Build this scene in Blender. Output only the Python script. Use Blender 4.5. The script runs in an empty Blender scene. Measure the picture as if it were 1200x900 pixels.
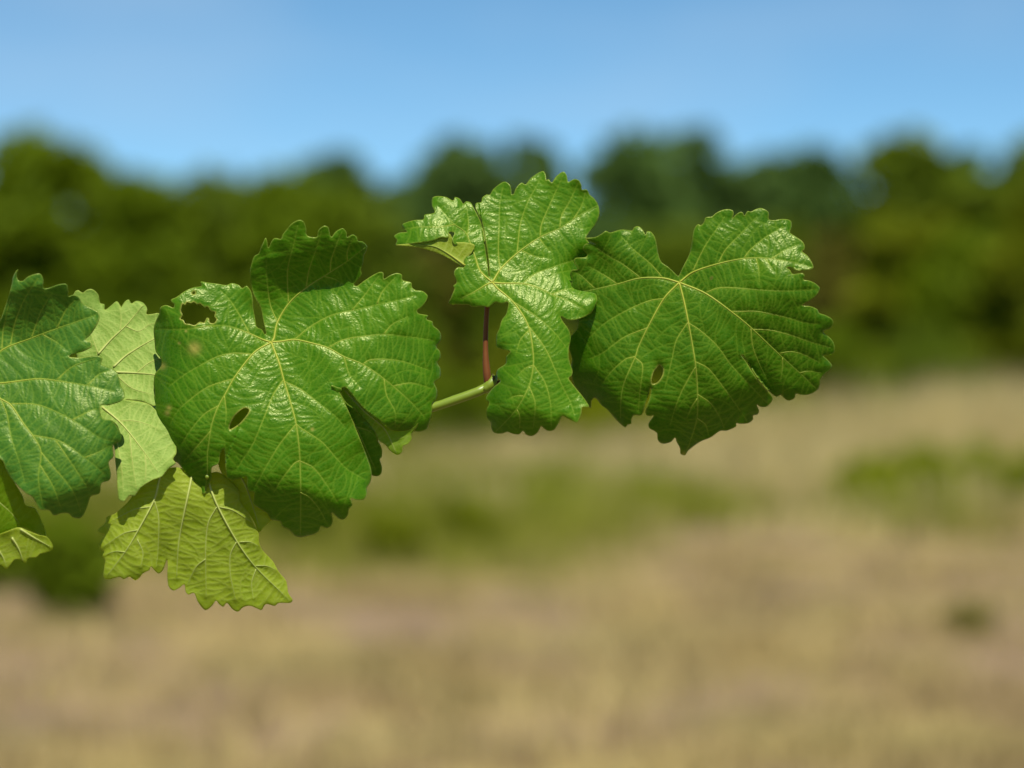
import bpy, math, random
import numpy as np
from mathutils import Vector
from mathutils.kdtree import KDTree
from mathutils.geometry import delaunay_2d_cdt

random.seed(7)
rng = np.random.default_rng(7)
scene = bpy.context.scene
COL = scene.collection

# ------------------------------------------------------------------ camera
CAM_H = 1.15            # metres above the ground
DIST = 1.15             # metres to the vine shoot
LENS, SENSOR = 85.0, 36.0
FPX = LENS / SENSOR * 1200.0
cam_d = bpy.data.cameras.new('camera')
cam_d.lens = LENS
cam_d.sensor_width = SENSOR
cam_d.clip_start = 0.05
cam_d.clip_end = 6000.0
cam_d.dof.use_dof = True
cam_d.dof.focus_distance = DIST + 0.004
cam_d.dof.aperture_fstop = 4.3
cam_d.dof.aperture_blades = 0
cam = bpy.data.objects.new('camera', cam_d)
cam.location = (0, 0, CAM_H)
cam.rotation_euler = (math.radians(90), 0, 0)
COL.objects.link(cam)
scene.camera = cam

# ------------------------------------------------------------------ sky, sun, exposure
SUN_EL, SUN_AZ = math.radians(61), math.radians(170)     # azimuth from +Y towards +X
world = bpy.data.worlds.new('World')
scene.world = world
world.use_nodes = True
wn, wl = world.node_tree.nodes, world.node_tree.links
wn.clear()
w_out = wn.new('ShaderNodeOutputWorld')
w_bg = wn.new('ShaderNodeBackground')
w_sky = wn.new('ShaderNodeTexSky')
w_sky.sky_type = 'NISHITA'
w_sky.sun_disc = False
w_sky.sun_elevation = SUN_EL
w_sky.sun_rotation = SUN_AZ
w_sky.air_density = 0.5
w_sky.dust_density = 0.0
w_sky.ozone_density = 3.0
w_bg.inputs['Strength'].default_value = 0.099
w_tint = wn.new('ShaderNodeMix'); w_tint.data_type = 'RGBA'; w_tint.blend_type = 'MULTIPLY'   # a slightly greener blue
w_tint.inputs[0].default_value = 1.0
w_tint.inputs[7].default_value = (0.81, 1.07, 1.0, 1)
wl.new(w_sky.outputs[0], w_tint.inputs[6])
w_co = wn.new('ShaderNodeTexCoord'); w_map = wn.new('ShaderNodeMapping'); w_map.inputs['Scale'].default_value = (2.2, 2.2, 7.0)
w_noise = wn.new('ShaderNodeTexNoise'); w_noise.inputs['Scale'].default_value = 2.6; w_noise.inputs['Detail'].default_value = 5
w_rng = wn.new('ShaderNodeMapRange'); w_rng.inputs[1].default_value = 0.42; w_rng.inputs[2].default_value = 0.72; w_rng.inputs[3].default_value = 0.0; w_rng.inputs[4].default_value = 0.22
w_cl = wn.new('ShaderNodeMix'); w_cl.data_type = 'RGBA'; w_cl.inputs[7].default_value = (3.9, 4.9, 5.9, 1)      # thin high haze
wl.new(w_co.outputs['Generated'], w_map.inputs[0]); wl.new(w_map.outputs[0], w_noise.inputs['Vector'])
wl.new(w_noise.outputs['Fac'], w_rng.inputs[0]); wl.new(w_rng.outputs[0], w_cl.inputs[0])
wl.new(w_tint.outputs[2], w_cl.inputs[6]); wl.new(w_cl.outputs[2], w_bg.inputs[0])
wl.new(w_bg.outputs[0], w_out.inputs[0])

sun_d = bpy.data.lights.new('sun', 'SUN')
sun_d.energy = 5.0
sun_d.angle = math.radians(0.53)
sun_d.color = (1.0, 0.95, 0.86)
sun = bpy.data.objects.new('sun', sun_d)
SUNV = Vector((math.cos(SUN_EL) * math.sin(SUN_AZ), math.cos(SUN_EL) * math.cos(SUN_AZ), math.sin(SUN_EL)))
sun.rotation_euler = SUNV.to_track_quat('Z', 'Y').to_euler()
sun.location = (0, -3, 8)
COL.objects.link(sun)

vs = scene.view_settings
vs.view_transform = 'Standard'
vs.look = 'None'
vs.exposure = 0.5
vs.gamma = 1.0
scene.render.engine = 'CYCLES'
scene.cycles.use_denoising = True
scene.cycles.max_bounces = 10
scene.cycles.diffuse_bounces = 5
scene.cycles.transmission_bounces = 6
scene.cycles.caustics_reflective = False
scene.cycles.caustics_refractive = False

# ------------------------------------------------------------------ helpers
def P(u, v, d=0.0):
    """point seen at photo position (u, v), d photo-pixels behind the focus distance"""
    y = DIST * (1.0 + d / FPX)
    return np.array([(u - 600.0) / FPX * y, y, CAM_H - (v - 450.0) / FPX * y])

def P_arr(u, v, d):
    y = DIST * (1.0 + d / FPX)
    return np.stack([(u - 600.0) / FPX * y, y, CAM_H - (v - 450.0) / FPX * y], axis=1)

def far(u, v, y):
    return ((u - 600.0) / FPX * y, y, CAM_H - (v - 450.0) / FPX * y)

def tag(o, label=None, cat=None, group=None, kind=None):
    if label: o['label'] = label
    if cat: o['category'] = cat
    if group: o['group'] = group
    if kind: o['kind'] = kind
    return o

WPOS = {}
def attach(o, loc, parent=None):
    WPOS[o.name] = np.array(loc, float)
    o.location = Vector(loc)
    if parent is not None:
        o.parent = parent
        o.location = Vector(WPOS[o.name] - WPOS[parent.name])
    COL.objects.link(o)
    return o

def mesh_obj(name, verts, faces, mats, loc=(0, 0, 0), parent=None, mat_idx=None, smooth=True, attrs=None):
    """verts in world space; the object origin goes to loc"""
    me = bpy.data.meshes.new(name)
    v = np.asarray(verts, float) - np.array(loc, float)
    if isinstance(faces, np.ndarray):
        k = faces.shape[1]
        me.vertices.add(len(v)); me.vertices.foreach_set('co', v.ravel())
        me.loops.add(faces.size); me.loops.foreach_set('vertex_index', faces.ravel().astype(np.int32))
        me.polygons.add(len(faces))
        me.polygons.foreach_set('loop_start', np.arange(0, faces.size, k, dtype=np.int32))
        me.polygons.foreach_set('loop_total', np.full(len(faces), k, dtype=np.int32))
        me.update(calc_edges=True)
    else:
        me.from_pydata(v.tolist(), [], faces)
    me.validate()
    for m in (mats if isinstance(mats, (list, tuple)) else [mats]):
        me.materials.append(m)
    if mat_idx is not None:
        me.polygons.foreach_set('material_index', np.asarray(mat_idx, dtype=np.int32))
    if smooth:
        me.polygons.foreach_set('use_smooth', np.ones(len(me.polygons), dtype=bool))
    for an, av in (attrs or {}).items():
        a = me.attributes.new(an, 'FLOAT', 'POINT')
        a.data.foreach_set('value', np.asarray(av, dtype=np.float32))
    me.update()
    o = bpy.data.objects.new(name, me)
    return attach(o, loc, parent)

def empty(name, loc, parent=None):
    o = bpy.data.objects.new(name, None)
    o.empty_display_size = 0.1
    return attach(o, loc, parent)

def spline(pts, step, closed=False):
    """centripetal-ish Catmull-Rom through pts, resampled about every step"""
    p = np.asarray(pts, float)
    n = len(p)
    if n < 3 and not closed:
        k = max(1, int(np.linalg.norm(p[1] - p[0]) / step))
        t = np.linspace(0, 1, k + 1)[:, None]
        return p[0] * (1 - t) + p[1] * t
    out = []
    for i in range(n if closed else n - 1):
        p1, p2 = p[i], p[(i + 1) % n]
        p0 = p[i - 1] if (closed or i > 0) else p1 * 2 - p2
        p3 = p[(i + 2) % n] if (closed or i < n - 2) else p2 * 2 - p1
        L = np.linalg.norm(p2 - p1)
        # keep tangents no longer than the segment so sharp teeth do not loop
        m1 = (p2 - p0) * 0.5; m2 = (p3 - p1) * 0.5
        for m in (m1, m2):
            q = np.linalg.norm(m)
            if q > L: m *= L / q
        k = max(1, int(round(L / step)))
        for j in range(k):
            t = j / k
            out.append((2*t**3 - 3*t**2 + 1) * p1 + (t**3 - 2*t**2 + t) * m1 + (-2*t**3 + 3*t**2) * p2 + (t**3 - t**2) * m2)
    if not closed: out.append(p[-1])
    return np.array(out)

def tube(pts, radii, n=8, caps=True):
    pts = np.asarray(pts, float); m = len(pts)
    radii = np.broadcast_to(np.asarray(radii, float), (m,))
    t = np.gradient(pts, axis=0); t /= np.linalg.norm(t, axis=1)[:, None] + 1e-12
    ref = np.array([0.0, 0, 1]) if abs(t[0][2]) < 0.9 else np.array([1.0, 0, 0])
    vs_, fs = [], []
    a = np.cross(t[0], ref)
    for i in range(m):
        a = a - t[i] * np.dot(a, t[i]); a /= np.linalg.norm(a) + 1e-12
        b = np.cross(t[i], a)
        for k in range(n):
            th = 2 * math.pi * k / n
            vs_.append(pts[i] + radii[i] * (math.cos(th) * a + math.sin(th) * b))
    for i in range(m - 1):
        for k in range(n):
            fs.append((i*n + k, i*n + (k+1) % n, (i+1)*n + (k+1) % n, (i+1)*n + k))
    if caps:
        fs.append(tuple(range(n - 1, -1, -1)))
        fs.append(tuple((m-1)*n + k for k in range(n)))
    return vs_, fs

def join(parts):
    V, F = [], []
    for v, f in parts:
        o = len(V); V.extend(v); F.extend([tuple(i + o for i in q) for q in f])
    return V, F

# ------------------------------------------------------------------ materials
ALB = 0.74
def sc(c, k=1.0): return tuple(x * ALB * k for x in c)

class NT:
    def __init__(self, name):
        self.m = bpy.data.materials.new(name)
        self.m.use_nodes = True
        self.n = self.m.node_tree.nodes; self.l = self.m.node_tree.links
        self.n.clear()
        self.out = self.n.new('ShaderNodeOutputMaterial')
    def __call__(self, kind, **kw):
        nd = self.n.new(kind)
        for k, v in kw.items(): setattr(nd, k, v)
        return nd
    def link(self, a, b): self.l.new(a, b)
    def attr(self, name): 
        nd = self('ShaderNodeAttribute', attribute_name=name); return nd.outputs['Fac']
    def mix(self, fac, a, b, mode='MIX'):
        nd = self('ShaderNodeMix', data_type='RGBA', blend_type=mode)
        for sock, val in ((nd.inputs[0], fac), (nd.inputs[6], a), (nd.inputs[7], b)):
            if isinstance(val, (int, float)): sock.default_value = val
            elif isinstance(val, (tuple, list)): sock.default_value = (*val[:3], 1)
            else: self.link(val, sock)
        return nd.outputs[2]
    def math(self, op, a, b=0.0, clamp=False):
        nd = self('ShaderNodeMath', operation=op, use_clamp=clamp)
        for sock, val in ((nd.inputs[0], a), (nd.inputs[1], b)):
            if isinstance(val, (int, float)): sock.default_value = val
            else: self.link(val, sock)
        return nd.outputs[0]
    def noise(self, scale, detail=3, coord=None, rough=0.5):
        nd = self('ShaderNodeTexNoise'); nd.inputs['Scale'].default_value = scale
        nd.inputs['Detail'].default_value = detail; nd.inputs['Roughness'].default_value = rough
        if coord is not None: self.link(coord, nd.inputs['Vector'])
        return nd.outputs['Fac']
    def ramp(self, fac, stops):
        nd = self('ShaderNodeValToRGB'); cr = nd.color_ramp
        while len(cr.elements) > 1: cr.elements.remove(cr.elements[-1])
        cr.elements[0].position = stops[0][0]; cr.elements[0].color = (*stops[0][1], 1)
        for p_, c in stops[1:]:
            e = cr.elements.new(p_); e.color = (*c, 1)
        self.link(fac, nd.inputs[0]); return nd.outputs[0]
    def bump(self, h, strength, dist):
        nd = self('ShaderNodeBump'); nd.inputs['Strength'].default_value = strength
        nd.inputs['Distance'].default_value = dist; self.link(h, nd.inputs['Height']); return nd.outputs[0]

def leaf_material(name, base, dark, veincol, trans, tfac=0.42, rough=0.36, spec=0.5, tert=0.5, edge=(0.42, 0.44, 0.07), mottle=0.22, under=False):
    base, dark, veincol, edge = sc(base), sc(dark), sc(veincol), sc(edge)
    t = NT(name)
    co = t('ShaderNodeTexCoord').outputs['Object']
    n1 = t.noise(38, 4, co); n2 = t.noise(420, 3, co, 0.6)
    f = t.math('MULTIPLY', t.math('SUBTRACT', n1, 0.32), 2.4, True)
    c = t.mix(f, dark, base)
    c = t.mix(t.math('MULTIPLY', t.math('SUBTRACT', n2, 0.35), mottle, True), c, tuple(x * 1.55 for x in base))
    vl = t('ShaderNodeTexVoronoi', feature='DISTANCE_TO_EDGE'); vl.inputs['Scale'].default_value = 620
    t.link(co, vl.inputs['Vector'])
    c = t.mix(t.math('MULTIPLY', t.math('SUBTRACT', 0.16, vl.outputs['Distance'], True), 2.2, True), c, tuple(0.7 * a + 0.3 * b for a, b in zip(base, veincol)))
    c = t.mix(t.math('MULTIPLY', t.attr('tert'), tert), c, tuple(0.55 * a + 0.45 * b for a, b in zip(base, veincol)))
    # small brown blemishes
    sp = t.math('GREATER_THAN', t.noise(95, 1, co), 0.80)
    c = t.mix(t.math('MULTIPLY', sp, 0.45), c, (0.16, 0.11, 0.03))
    c = t.mix(t.attr('scar'), c, (0.26, 0.24, 0.045))
    c = t.mix(t.math('MULTIPLY', t.attr('vein'), 0.85), c, veincol)
    c = t.mix(t.math('MULTIPLY', t.attr('edge'), t.math('MULTIPLY', n1, 0.9)), c, edge)
    bs = t('ShaderNodeBsdfPrincipled')
    t.link(c, bs.inputs['Base Color'])
    rr = t.math('ADD', t.math('MULTIPLY', n2, 0.22), rough - 0.11)
    t.link(rr, bs.inputs['Roughness'])
    bs.inputs['Specular IOR Level'].default_value = spec
    bs.inputs['Specular Tint'].default_value = (0.97, 1.0, 0.48, 1)
    vo = t('ShaderNodeTexVoronoi', feature='DISTANCE_TO_EDGE'); vo.inputs['Scale'].default_value = 620
    t.link(co, vo.inputs['Vector'])
    cellh = t.math('MULTIPLY', vo.outputs['Distance'], 3.0, True)
    hgt = t.math('ADD', t.math('MULTIPLY', t.noise(1400, 4, co, 0.65), 0.5), t.math('MULTIPLY', cellh, -0.7 if under else 0.7))
    bm = t.bump(hgt, 0.22, 0.0004)
    t.link(bm, bs.inputs['Normal'])
    tr = t('ShaderNodeBsdfTranslucent')
    tc = t.mix(t.math('MULTIPLY', t.attr('tert'), 0.35), trans, tuple(x * 0.6 for x in trans)) if under else t.mix(t.math('MULTIPLY', f, 0.3), trans, tuple(x * 0.8 for x in trans))
    t.link(tc, tr.inputs['Color'])
    mx = t('ShaderNodeMixShader'); mx.inputs[0].default_value = tfac
    t.link(bs.outputs[0], mx.inputs[1]); t.link(tr.outputs[0], mx.inputs[2])
    t.link(mx.outputs[0], t.out.inputs['Surface'])
    return t.m

def plain_material(name, c1, c2, scale=30, rough=0.6, spec=0.4, bump=0.0, bdist=0.001, trans=None, tfac=0.3, detail=3):
    c1, c2 = sc(c1), sc(c2)
    if trans: trans = sc(trans, 1.1)
    t = NT(name)
    co = t('ShaderNodeTexCoord').outputs['Object']
    f = t.math('MULTIPLY', t.math('SUBTRACT', t.noise(scale, detail, co), 0.3), 2.5, True)
    bs = t('ShaderNodeBsdfPrincipled')
    t.link(t.mix(f, c1, c2), bs.inputs['Base Color'])
    bs.inputs['Roughness'].default_value = rough
    bs.inputs['Specular IOR Level'].default_value = spec
    if bump: t.link(t.bump(t.noise(scale * 3, 4, co), bump, bdist), bs.inputs['Normal'])
    s = bs.outputs[0]
    if trans:
        tr = t('ShaderNodeBsdfTranslucent'); tr.inputs[0].default_value = (*trans, 1)
        mx = t('ShaderNodeMixShader'); mx.inputs[0].default_value = tfac
        t.link(s, mx.inputs[1]); t.link(tr.outputs[0], mx.inputs[2]); s = mx.outputs[0]
    t.link(s, t.out.inputs['Surface'])
    return t.m

# ------------------------------------------------------------------ ground
def ground_material():
    t = NT('dry_ground')
    co = t('ShaderNodeTexCoord').outputs['Object']
    mp = t('ShaderNodeMapping'); mp.inputs['Scale'].default_value = (1, 0.55, 1); t.link(co, mp.inputs[0])
    big = t.noise(0.55, 4, mp.outputs[0], 0.6)
    mid = t.noise(1.1, 6, co, 0.68)
    fine = t.noise(28, 5, co, 0.65)
    c = t.ramp(mid, [(0.38, (0.089, 0.062, 0.029)), (0.46, (0.245, 0.170, 0.079)), (0.53, (0.340, 0.253, 0.104)), (0.62, (0.449, 0.347, 0.131))])
    c = t.mix(t.math('MULTIPLY', t.math('SUBTRACT', big, 0.46), 9.0, True), c, (0.273, 0.187, 0.125))
    g = t.math('MULTIPLY', t.math('SUBTRACT', t.noise(0.7, 4, co), 0.49), 8.0, True)
    c = t.mix(t.math('MULTIPLY', g, 0.45), c, (0.204, 0.190, 0.046))
    c = t.mix(t.math('MULTIPLY', fine, 0.5), c, (0.068, 0.048, 0.027))
    bs = t('ShaderNodeBsdfPrincipled'); t.link(c, bs.inputs['Base Color'])
    bs.inputs['Roughness'].default_value = 0.95; bs.inputs['Specular IOR Level'].default_value = 0.1
    t.link(t.bump(fine, 0.8, 0.03), bs.inputs['Normal'])
    t.link(bs.outputs[0], t.out.inputs['Surface'])
    return t.m

def build_ground():
    # dense uneven patch near the camera, joined outwards to a coarse sheet reaching the horizon
    xs = np.concatenate([np.linspace(-3000, -80, 12), np.linspace(-40, -9, 14), np.linspace(-8, 8, 65), np.linspace(9, 40, 14), np.linspace(80, 3000, 12)])
    ys = np.concatenate([np.linspace(-600, -20, 6), np.linspace(-8, 2, 8), np.linspace(2.4, 30, 110), np.linspace(32, 120, 24), np.linspace(200, 4000, 14)])
    X, Y = np.meshgrid(xs, ys)
    Z = 0.025 * np.sin(X * 2.1 + 0.7 * Y) * np.sin(Y * 1.7 - 0.4 * X) + rng.normal(0, 0.018, X.shape)
    Z *= np.exp(-np.maximum(0, np.hypot(X, Y) - 30) / 12)
    Z = Z - 0.02
    v = np.stack([X.ravel(), Y.ravel(), Z.ravel()], 1)
    nx, ny = len(xs), len(ys)
    i = np.arange(nx * ny).reshape(ny, nx)
    f = np.stack([i[:-1, :-1].ravel(), i[:-1, 1:].ravel(), i[1:, 1:].ravel(), i[1:, :-1].ravel()], 1)
    o = mesh_obj('ground', v, f, ground_material())
    tag(o, kind='structure')
build_ground()

# ------------------------------------------------------------------ grass (stuff)
def blades(n, xy, h, w, lean, mat, name, label, seed, tips=0.35):
    r = np.random.default_rng(seed)
    x, y = xy
    ang = r.uniform(0, 2*np.pi, n); la = r.uniform(0, 2*np.pi, n)
    ln = np.abs(r.normal(0, lean, n)) * h
    bx, by = np.cos(ang) * w * 0.5, np.sin(ang) * w * 0.5
    dx, dy = np.cos(la) * ln, np.sin(la) * ln
    z0 = -0.03
    v = np.empty((n, 5, 3))
    v[:, 0] = np.stack([x - bx, y - by, np.full(n, z0)], 1)
    v[:, 1] = np.stack([x + bx, y + by, np.full(n, z0)], 1)
    v[:, 2] = np.stack([x + bx*0.8 + dx*0.35, y + by*0.8 + dy*0.35, h * 0.55], 1)
    v[:, 3] = np.stack([x - bx*0.8 + dx*0.35, y - by*0.8 + dy*0.35, h * 0.55], 1)
    v[:, 4] = np.stack([x + dx, y + dy, h], 1)
    b = np.arange(n)[:, None] * 5
    tri = np.concatenate([b + [0, 1, 2], b + [0, 2, 3], b + [3, 2, 4]], 0)
    o = mesh_obj(name, v.reshape(-1, 3), tri, mat, smooth=False)
    tag(o, label, 'grass', kind='stuff')
    return o

def clumpy(n, y0, y1, half, seed, k=60, spread=0.35, power=1.0):
    """positions gathered in tufts inside the widening strip the camera could see"""
    r = np.random.default_rng(seed)
    yc = y0 + (y1 - y0) * r.uniform(0, 1, k) ** power
    xc = r.uniform(-1, 1, k) * (half * yc + 0.8)
    i = r.integers(0, k, n)
    return xc[i] + r.normal(0, spread, n), np.clip(yc[i] + r.normal(0, spread * 1.3, n), y0 - 0.5, y1 + 1)

straw = plain_material('straw_grass', (0.38, 0.275, 0.11), (0.66, 0.53, 0.22), 0.9, 0.8, 0.15, trans=(0.5, 0.4, 0.2), tfac=0.25)
pale_straw = plain_material('pale_tall_grass', (0.62, 0.50, 0.19), (0.86, 0.73, 0.36), 0.35, 0.8, 0.15, trans=(0.85, 0.7, 0.33), tfac=0.42)
green_grass = plain_material('green_grass', (0.20, 0.225, 0.015), (0.36, 0.37, 0.04), 0.7, 0.75, 0.2, trans=(0.25, 0.3, 0.05), tfac=0.3)

n = 42000
xy = clumpy(n, 4.5, 24, 0.38, 3, k=1000, spread=0.15, power=1.2)
blades(n, xy, np.random.default_rng(1).uniform(0.02, 0.11, n), 0.012, 0.9, straw, 'short_dry_grass', 'short mown straw-coloured grass over the bare foreground soil', 11)
n = 62000
xy = clumpy(n, 18, 42, 0.42, 5, k=260, spread=0.36)
blades(n, xy, np.random.default_rng(2).uniform(0.10, 0.42, n), 0.022, 0.45, green_grass, 'green_grass', 'patchy green grass mixed with straw behind the dry foreground', 12)
n = 15500
r_ = np.random.default_rng(15)
cx = np.concatenate([r_.uniform(-4.6, 0.6, 130), r_.uniform(0.6, 5.0, 90)])
cy = np.concatenate([r_.uniform(14.6, 21, 130), r_.uniform(20, 29, 90)])
ii = r_.integers(0, 220, n)
xy = (cx[ii] + r_.normal(0, 0.33, n), cy[ii] + r_.normal(0, 0.5, n))
blades(n, xy, r_.uniform(0.05, 0.18, n), 0.016, 0.6, green_grass, 'low_green_grass', 'low yellow-green grass in patches below the leaves', 16)
n = 44000
xy = clumpy(n, 18, 43, 0.44, 6, k=330, spread=0.40)
right = 1 / (1 + np.exp(-(xy[0] - 3.0) / 0.8))
hh = np.random.default_rng(3).uniform(0.45, 0.9, n) * np.clip((xy[1] - 15) / 11, 0.25, 1) * (0.62 + 0.16 * np.sin(xy[0] * 1.3 + xy[1]) + 0.95 * right)
keep = np.random.default_rng(4).uniform(0, 1, n) < 0.45 + 0.6 * right
blades(int(keep.sum()), (xy[0][keep], xy[1][keep]), hh[keep], 0.03, 0.28, pale_straw, 'tall_dry_grass', 'tall pale dry grass in front of the hedge, thickest at the right', 13)

# ------------------------------------------------------------------ trees and shrubs
def leaf_cloud(r, centres, rad, n_per, size):
    V, F = [], []
    c = np.repeat(centres, n_per, axis=0)
    rr = np.repeat(rad, n_per)
    m = len(c)
    d = r.normal(0, 1, (m, 3)); d /= np.linalg.norm(d, axis=1)[:, None]
    p = c + d * (rr * r.uniform(0.25, 1.0, m) ** 0.6)[:, None] * np.array([1, 1, 0.75])
    a = r.normal(0, 1, (m, 3)); a /= np.linalg.norm(a, axis=1)[:, None]
    b = np.cross(a, r.normal(0, 1, (m, 3))); b /= np.linalg.norm(b, axis=1)[:, None]
    s = size * r.uniform(0.55, 1.3, m)[:, None]
    q = np.stack([p - a*s*0.5, p + b*s*0.32, p + a*s*0.5, p - b*s*0.32], 1).reshape(-1, 3)
    f = np.arange(m * 4).reshape(m, 4)
    return q, f

def foliage_mat(name, c1, c2, trans):
    return plain_material(name, c1, c2, 0.55, 0.7, 0.12, trans=trans, tfac=0.32)

FOL = {
    'olive': foliage_mat('olive_foliage', (0.105, 0.165, 0.003), (0.200, 0.281, 0.006), (0.260, 0.363, 0.004)),
    'dark': foliage_mat('dark_tree_foliage', (0.070, 0.132, 0.024), (0.140, 0.237, 0.050), (0.160, 0.286, 0.050)),
    'mid': foliage_mat('mid_green_foliage', (0.095, 0.149, 0.006), (0.190, 0.259, 0.014), (0.240, 0.341, 0.012)),
    'yellow': foliage_mat('yellowish_foliage', (0.140, 0.176, 0.004), (0.260, 0.297, 0.008), (0.320, 0.374, 0.006)),
    'brown': foliage_mat('brownish_foliage', (0.135, 0.132, 0.014), (0.220, 0.209, 0.028), (0.240, 0.231, 0.020)),
    'lime': foliage_mat('weed_foliage', (0.200, 0.253, 0.002), (0.320, 0.374, 0.005), (0.440, 0.506, 0.004)),
}
bark = plain_material('tree_bark', (0.055, 0.042, 0.03), (0.13, 0.10, 0.075), 4, 0.9, 0.2, bump=0.6, bdist=0.02)
stem_mat = plain_material('weed_stem', (0.09, 0.09, 0.03), (0.16, 0.14, 0.06), 8, 0.8, 0.2)

def trunk_mesh(r, base, h, rad, limbs, spread):
    bx, by, bz = base
    top = np.array([bx + r.normal(0, 0.03*h), by + r.normal(0, 0.03*h), bz + h])
    pts = [np.array([bx, by, bz - 0.15]), np.array([bx + r.normal(0, .03*h), by, bz + h*0.35]), np.array([bx + r.normal(0, .05*h), by, bz + h*0.7]), top]
    pts = spline(pts, h / 10)
    parts = [tube(pts, np.linspace(rad, rad*0.3, len(pts)), 8)]
    for k in range(limbs):
        t = 0.35 + 0.6 * k / max(1, limbs)
        p0 = pts[int(t * (len(pts) - 1))]
        a = 2.4 * k + r.uniform(0, 1)
        L = spread * r.uniform(0.5, 0.95)
        p1 = p0 + np.array([math.cos(a)*L*0.5, math.sin(a)*L*0.5, L*0.35])
        p2 = p0 + np.array([math.cos(a)*L, math.sin(a)*L, L*0.75])
        q = spline([p0, p1, p2], L / 5)
        parts.append(tube(q, np.linspace(rad*0.45, rad*0.08, len(q)), 6))
    return join(parts)

def tree(u, top, y, width, kind, label, seed, base_frac=0.28, n=90, per=110, name='tree', group=None, cat='tree', dens=1.0, zsq=1.0):
    """u, top: where the crown's middle and top are seen; y: distance; width: crown width in metres"""
    r = np.random.default_rng(seed)
    x, _, ztop = far(u, top, y)
    h = ztop
    root = empty(name, (x, y, 0))
    tag(root, label, cat, group)
    v, f = trunk_mesh(r, (x, y, 0), h * 0.72, 0.028 * h, 9, width * 0.42)
    mesh_obj('trunk', v, f, bark, (x, y, 0), root)
    z0 = h * base_frac
    c = []
    while len(c) < n:
        p = r.uniform(-1, 1, 3)
        q = np.linalg.norm(p)
        if 0.2 < q < 0.95: c.append(p)
    c = np.array(c)
    c[:, :2] *= (1.0 - 0.22 * np.clip(c[:, 2:3], 0, 1))
    zc, rz = (h + z0) / 2, (h - z0) / 2
    cen = np.stack([x + c[:, 0]*width*0.46, y + c[:, 1]*width*0.46, zc + c[:, 2]*rz*0.90], 1)
    rad = r.uniform(0.11, 0.22, n) * min(width, h - z0) * dens
    q, fq = leaf_cloud(r, cen, rad, per, 0.055 * h)
    q[:, 2] = np.clip(q[:, 2], 0.05, None)
    mesh_obj('crown', q, fq, FOL[kind], (x, y, 0), root, smooth=False)
    return root

G_FAR, G_SHRUB = 'tall trees along the far field edge', 'shrubs of the field hedge'
# far, tall, dark trees: (u, top v, distance, width m, kind, label)
for k, a in enumerate([
    (385, 150, 92, 5.2, 'dark', 'small dark round-topped tree behind the left hedge'),
    (468, 192, 96, 4.6, 'dark', 'low dim tree in the sky gap left of the centre leaf'),
    (545, 128, 90, 5.4, 'dark', 'dark tree rising just behind the centre leaf, left of two'),
    (622, 142, 88, 4.2, 'dark', 'dark tree rising just behind the centre leaf, right of two'),
    (778, 108, 86, 7.6, 'dark', 'tallest broad dark tree, above the rightmost leaf'),
    (875, 146, 88, 6.0, 'dark', 'broad dark tree on the right shoulder of the tallest tree'),
    (955, 152, 94, 6.0, 'dark', 'flat-topped dark tree above the right edge of the rightmost leaf'),
    (1068, 130, 84, 5.2, 'mid', 'upright mid-green tree over the right-hand shrubs'),
    (1135, 150, 88, 5.0, 'dark', 'narrow dark tree second from the right edge'),
    (1205, 146, 80, 5.4, 'mid', 'mid-green tree cut by the right edge'),
]):
    tree(*a, seed=100 + k, group=G_FAR, base_frac=0.03, n=95, per=110)
tree(52, 132, 46, 3.4, 'olive', 'tall olive-green bush at the left edge above the leftmost leaf', 130, 0.0, n=130, per=110, name='tall_shrub', group=G_SHRUB, cat='shrub', dens=1.1)
for k, a in enumerate([
    (-60, 185, 47, 3.0, 'olive', 'olive-green shrub cut by the left edge'),
    (175, 186, 46, 3.0, 'olive', 'rounded olive shrub above the pale underside leaf'),
    (255, 182, 47, 3.0, 'mid', 'rounded green shrub above the bitten leaf lobe'),
    (340, 178, 45, 3.0, 'olive', 'broad olive shrub behind the top lobe of the big leaf'),
    (425, 206, 46, 2.6, 'mid', 'green shrub in the gap between the big leaf and the centre leaf'),
    (500, 262, 48, 2.0, 'brown', 'low brownish shrub behind the red leaf stalk'),
    (590, 255, 48, 2.2, 'mid', 'shrub hidden mostly behind the centre leaf'),
    (690, 240, 50, 2.4, 'dark', 'dark shrub in the notch between the centre and right leaves'),
    (790, 238, 50, 2.6, 'mid', 'green shrub behind the rightmost leaf'),
    (905, 248, 50, 2.4, 'mid', 'green shrub beside the right edge of the rightmost leaf'),
    (985, 262, 47, 2.2, 'brown', 'brownish shrub right of the rightmost leaf'),
    (1065, 215, 46, 2.4, 'yellow', 'yellowish-green shrub in the right-hand hedge'),
    (1140, 225, 44, 2.2, 'olive', 'olive shrub second from the right edge in the hedge'),
    (1215, 190, 42, 2.2, 'yellow', 'tall yellowish shrub cut by the right edge'),
]):
    tree(*a, seed=150 + k, group=G_SHRUB, base_frac=0.0, n=80, per=110, name='hedge_shrub', cat='shrub', dens=1.2)

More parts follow.
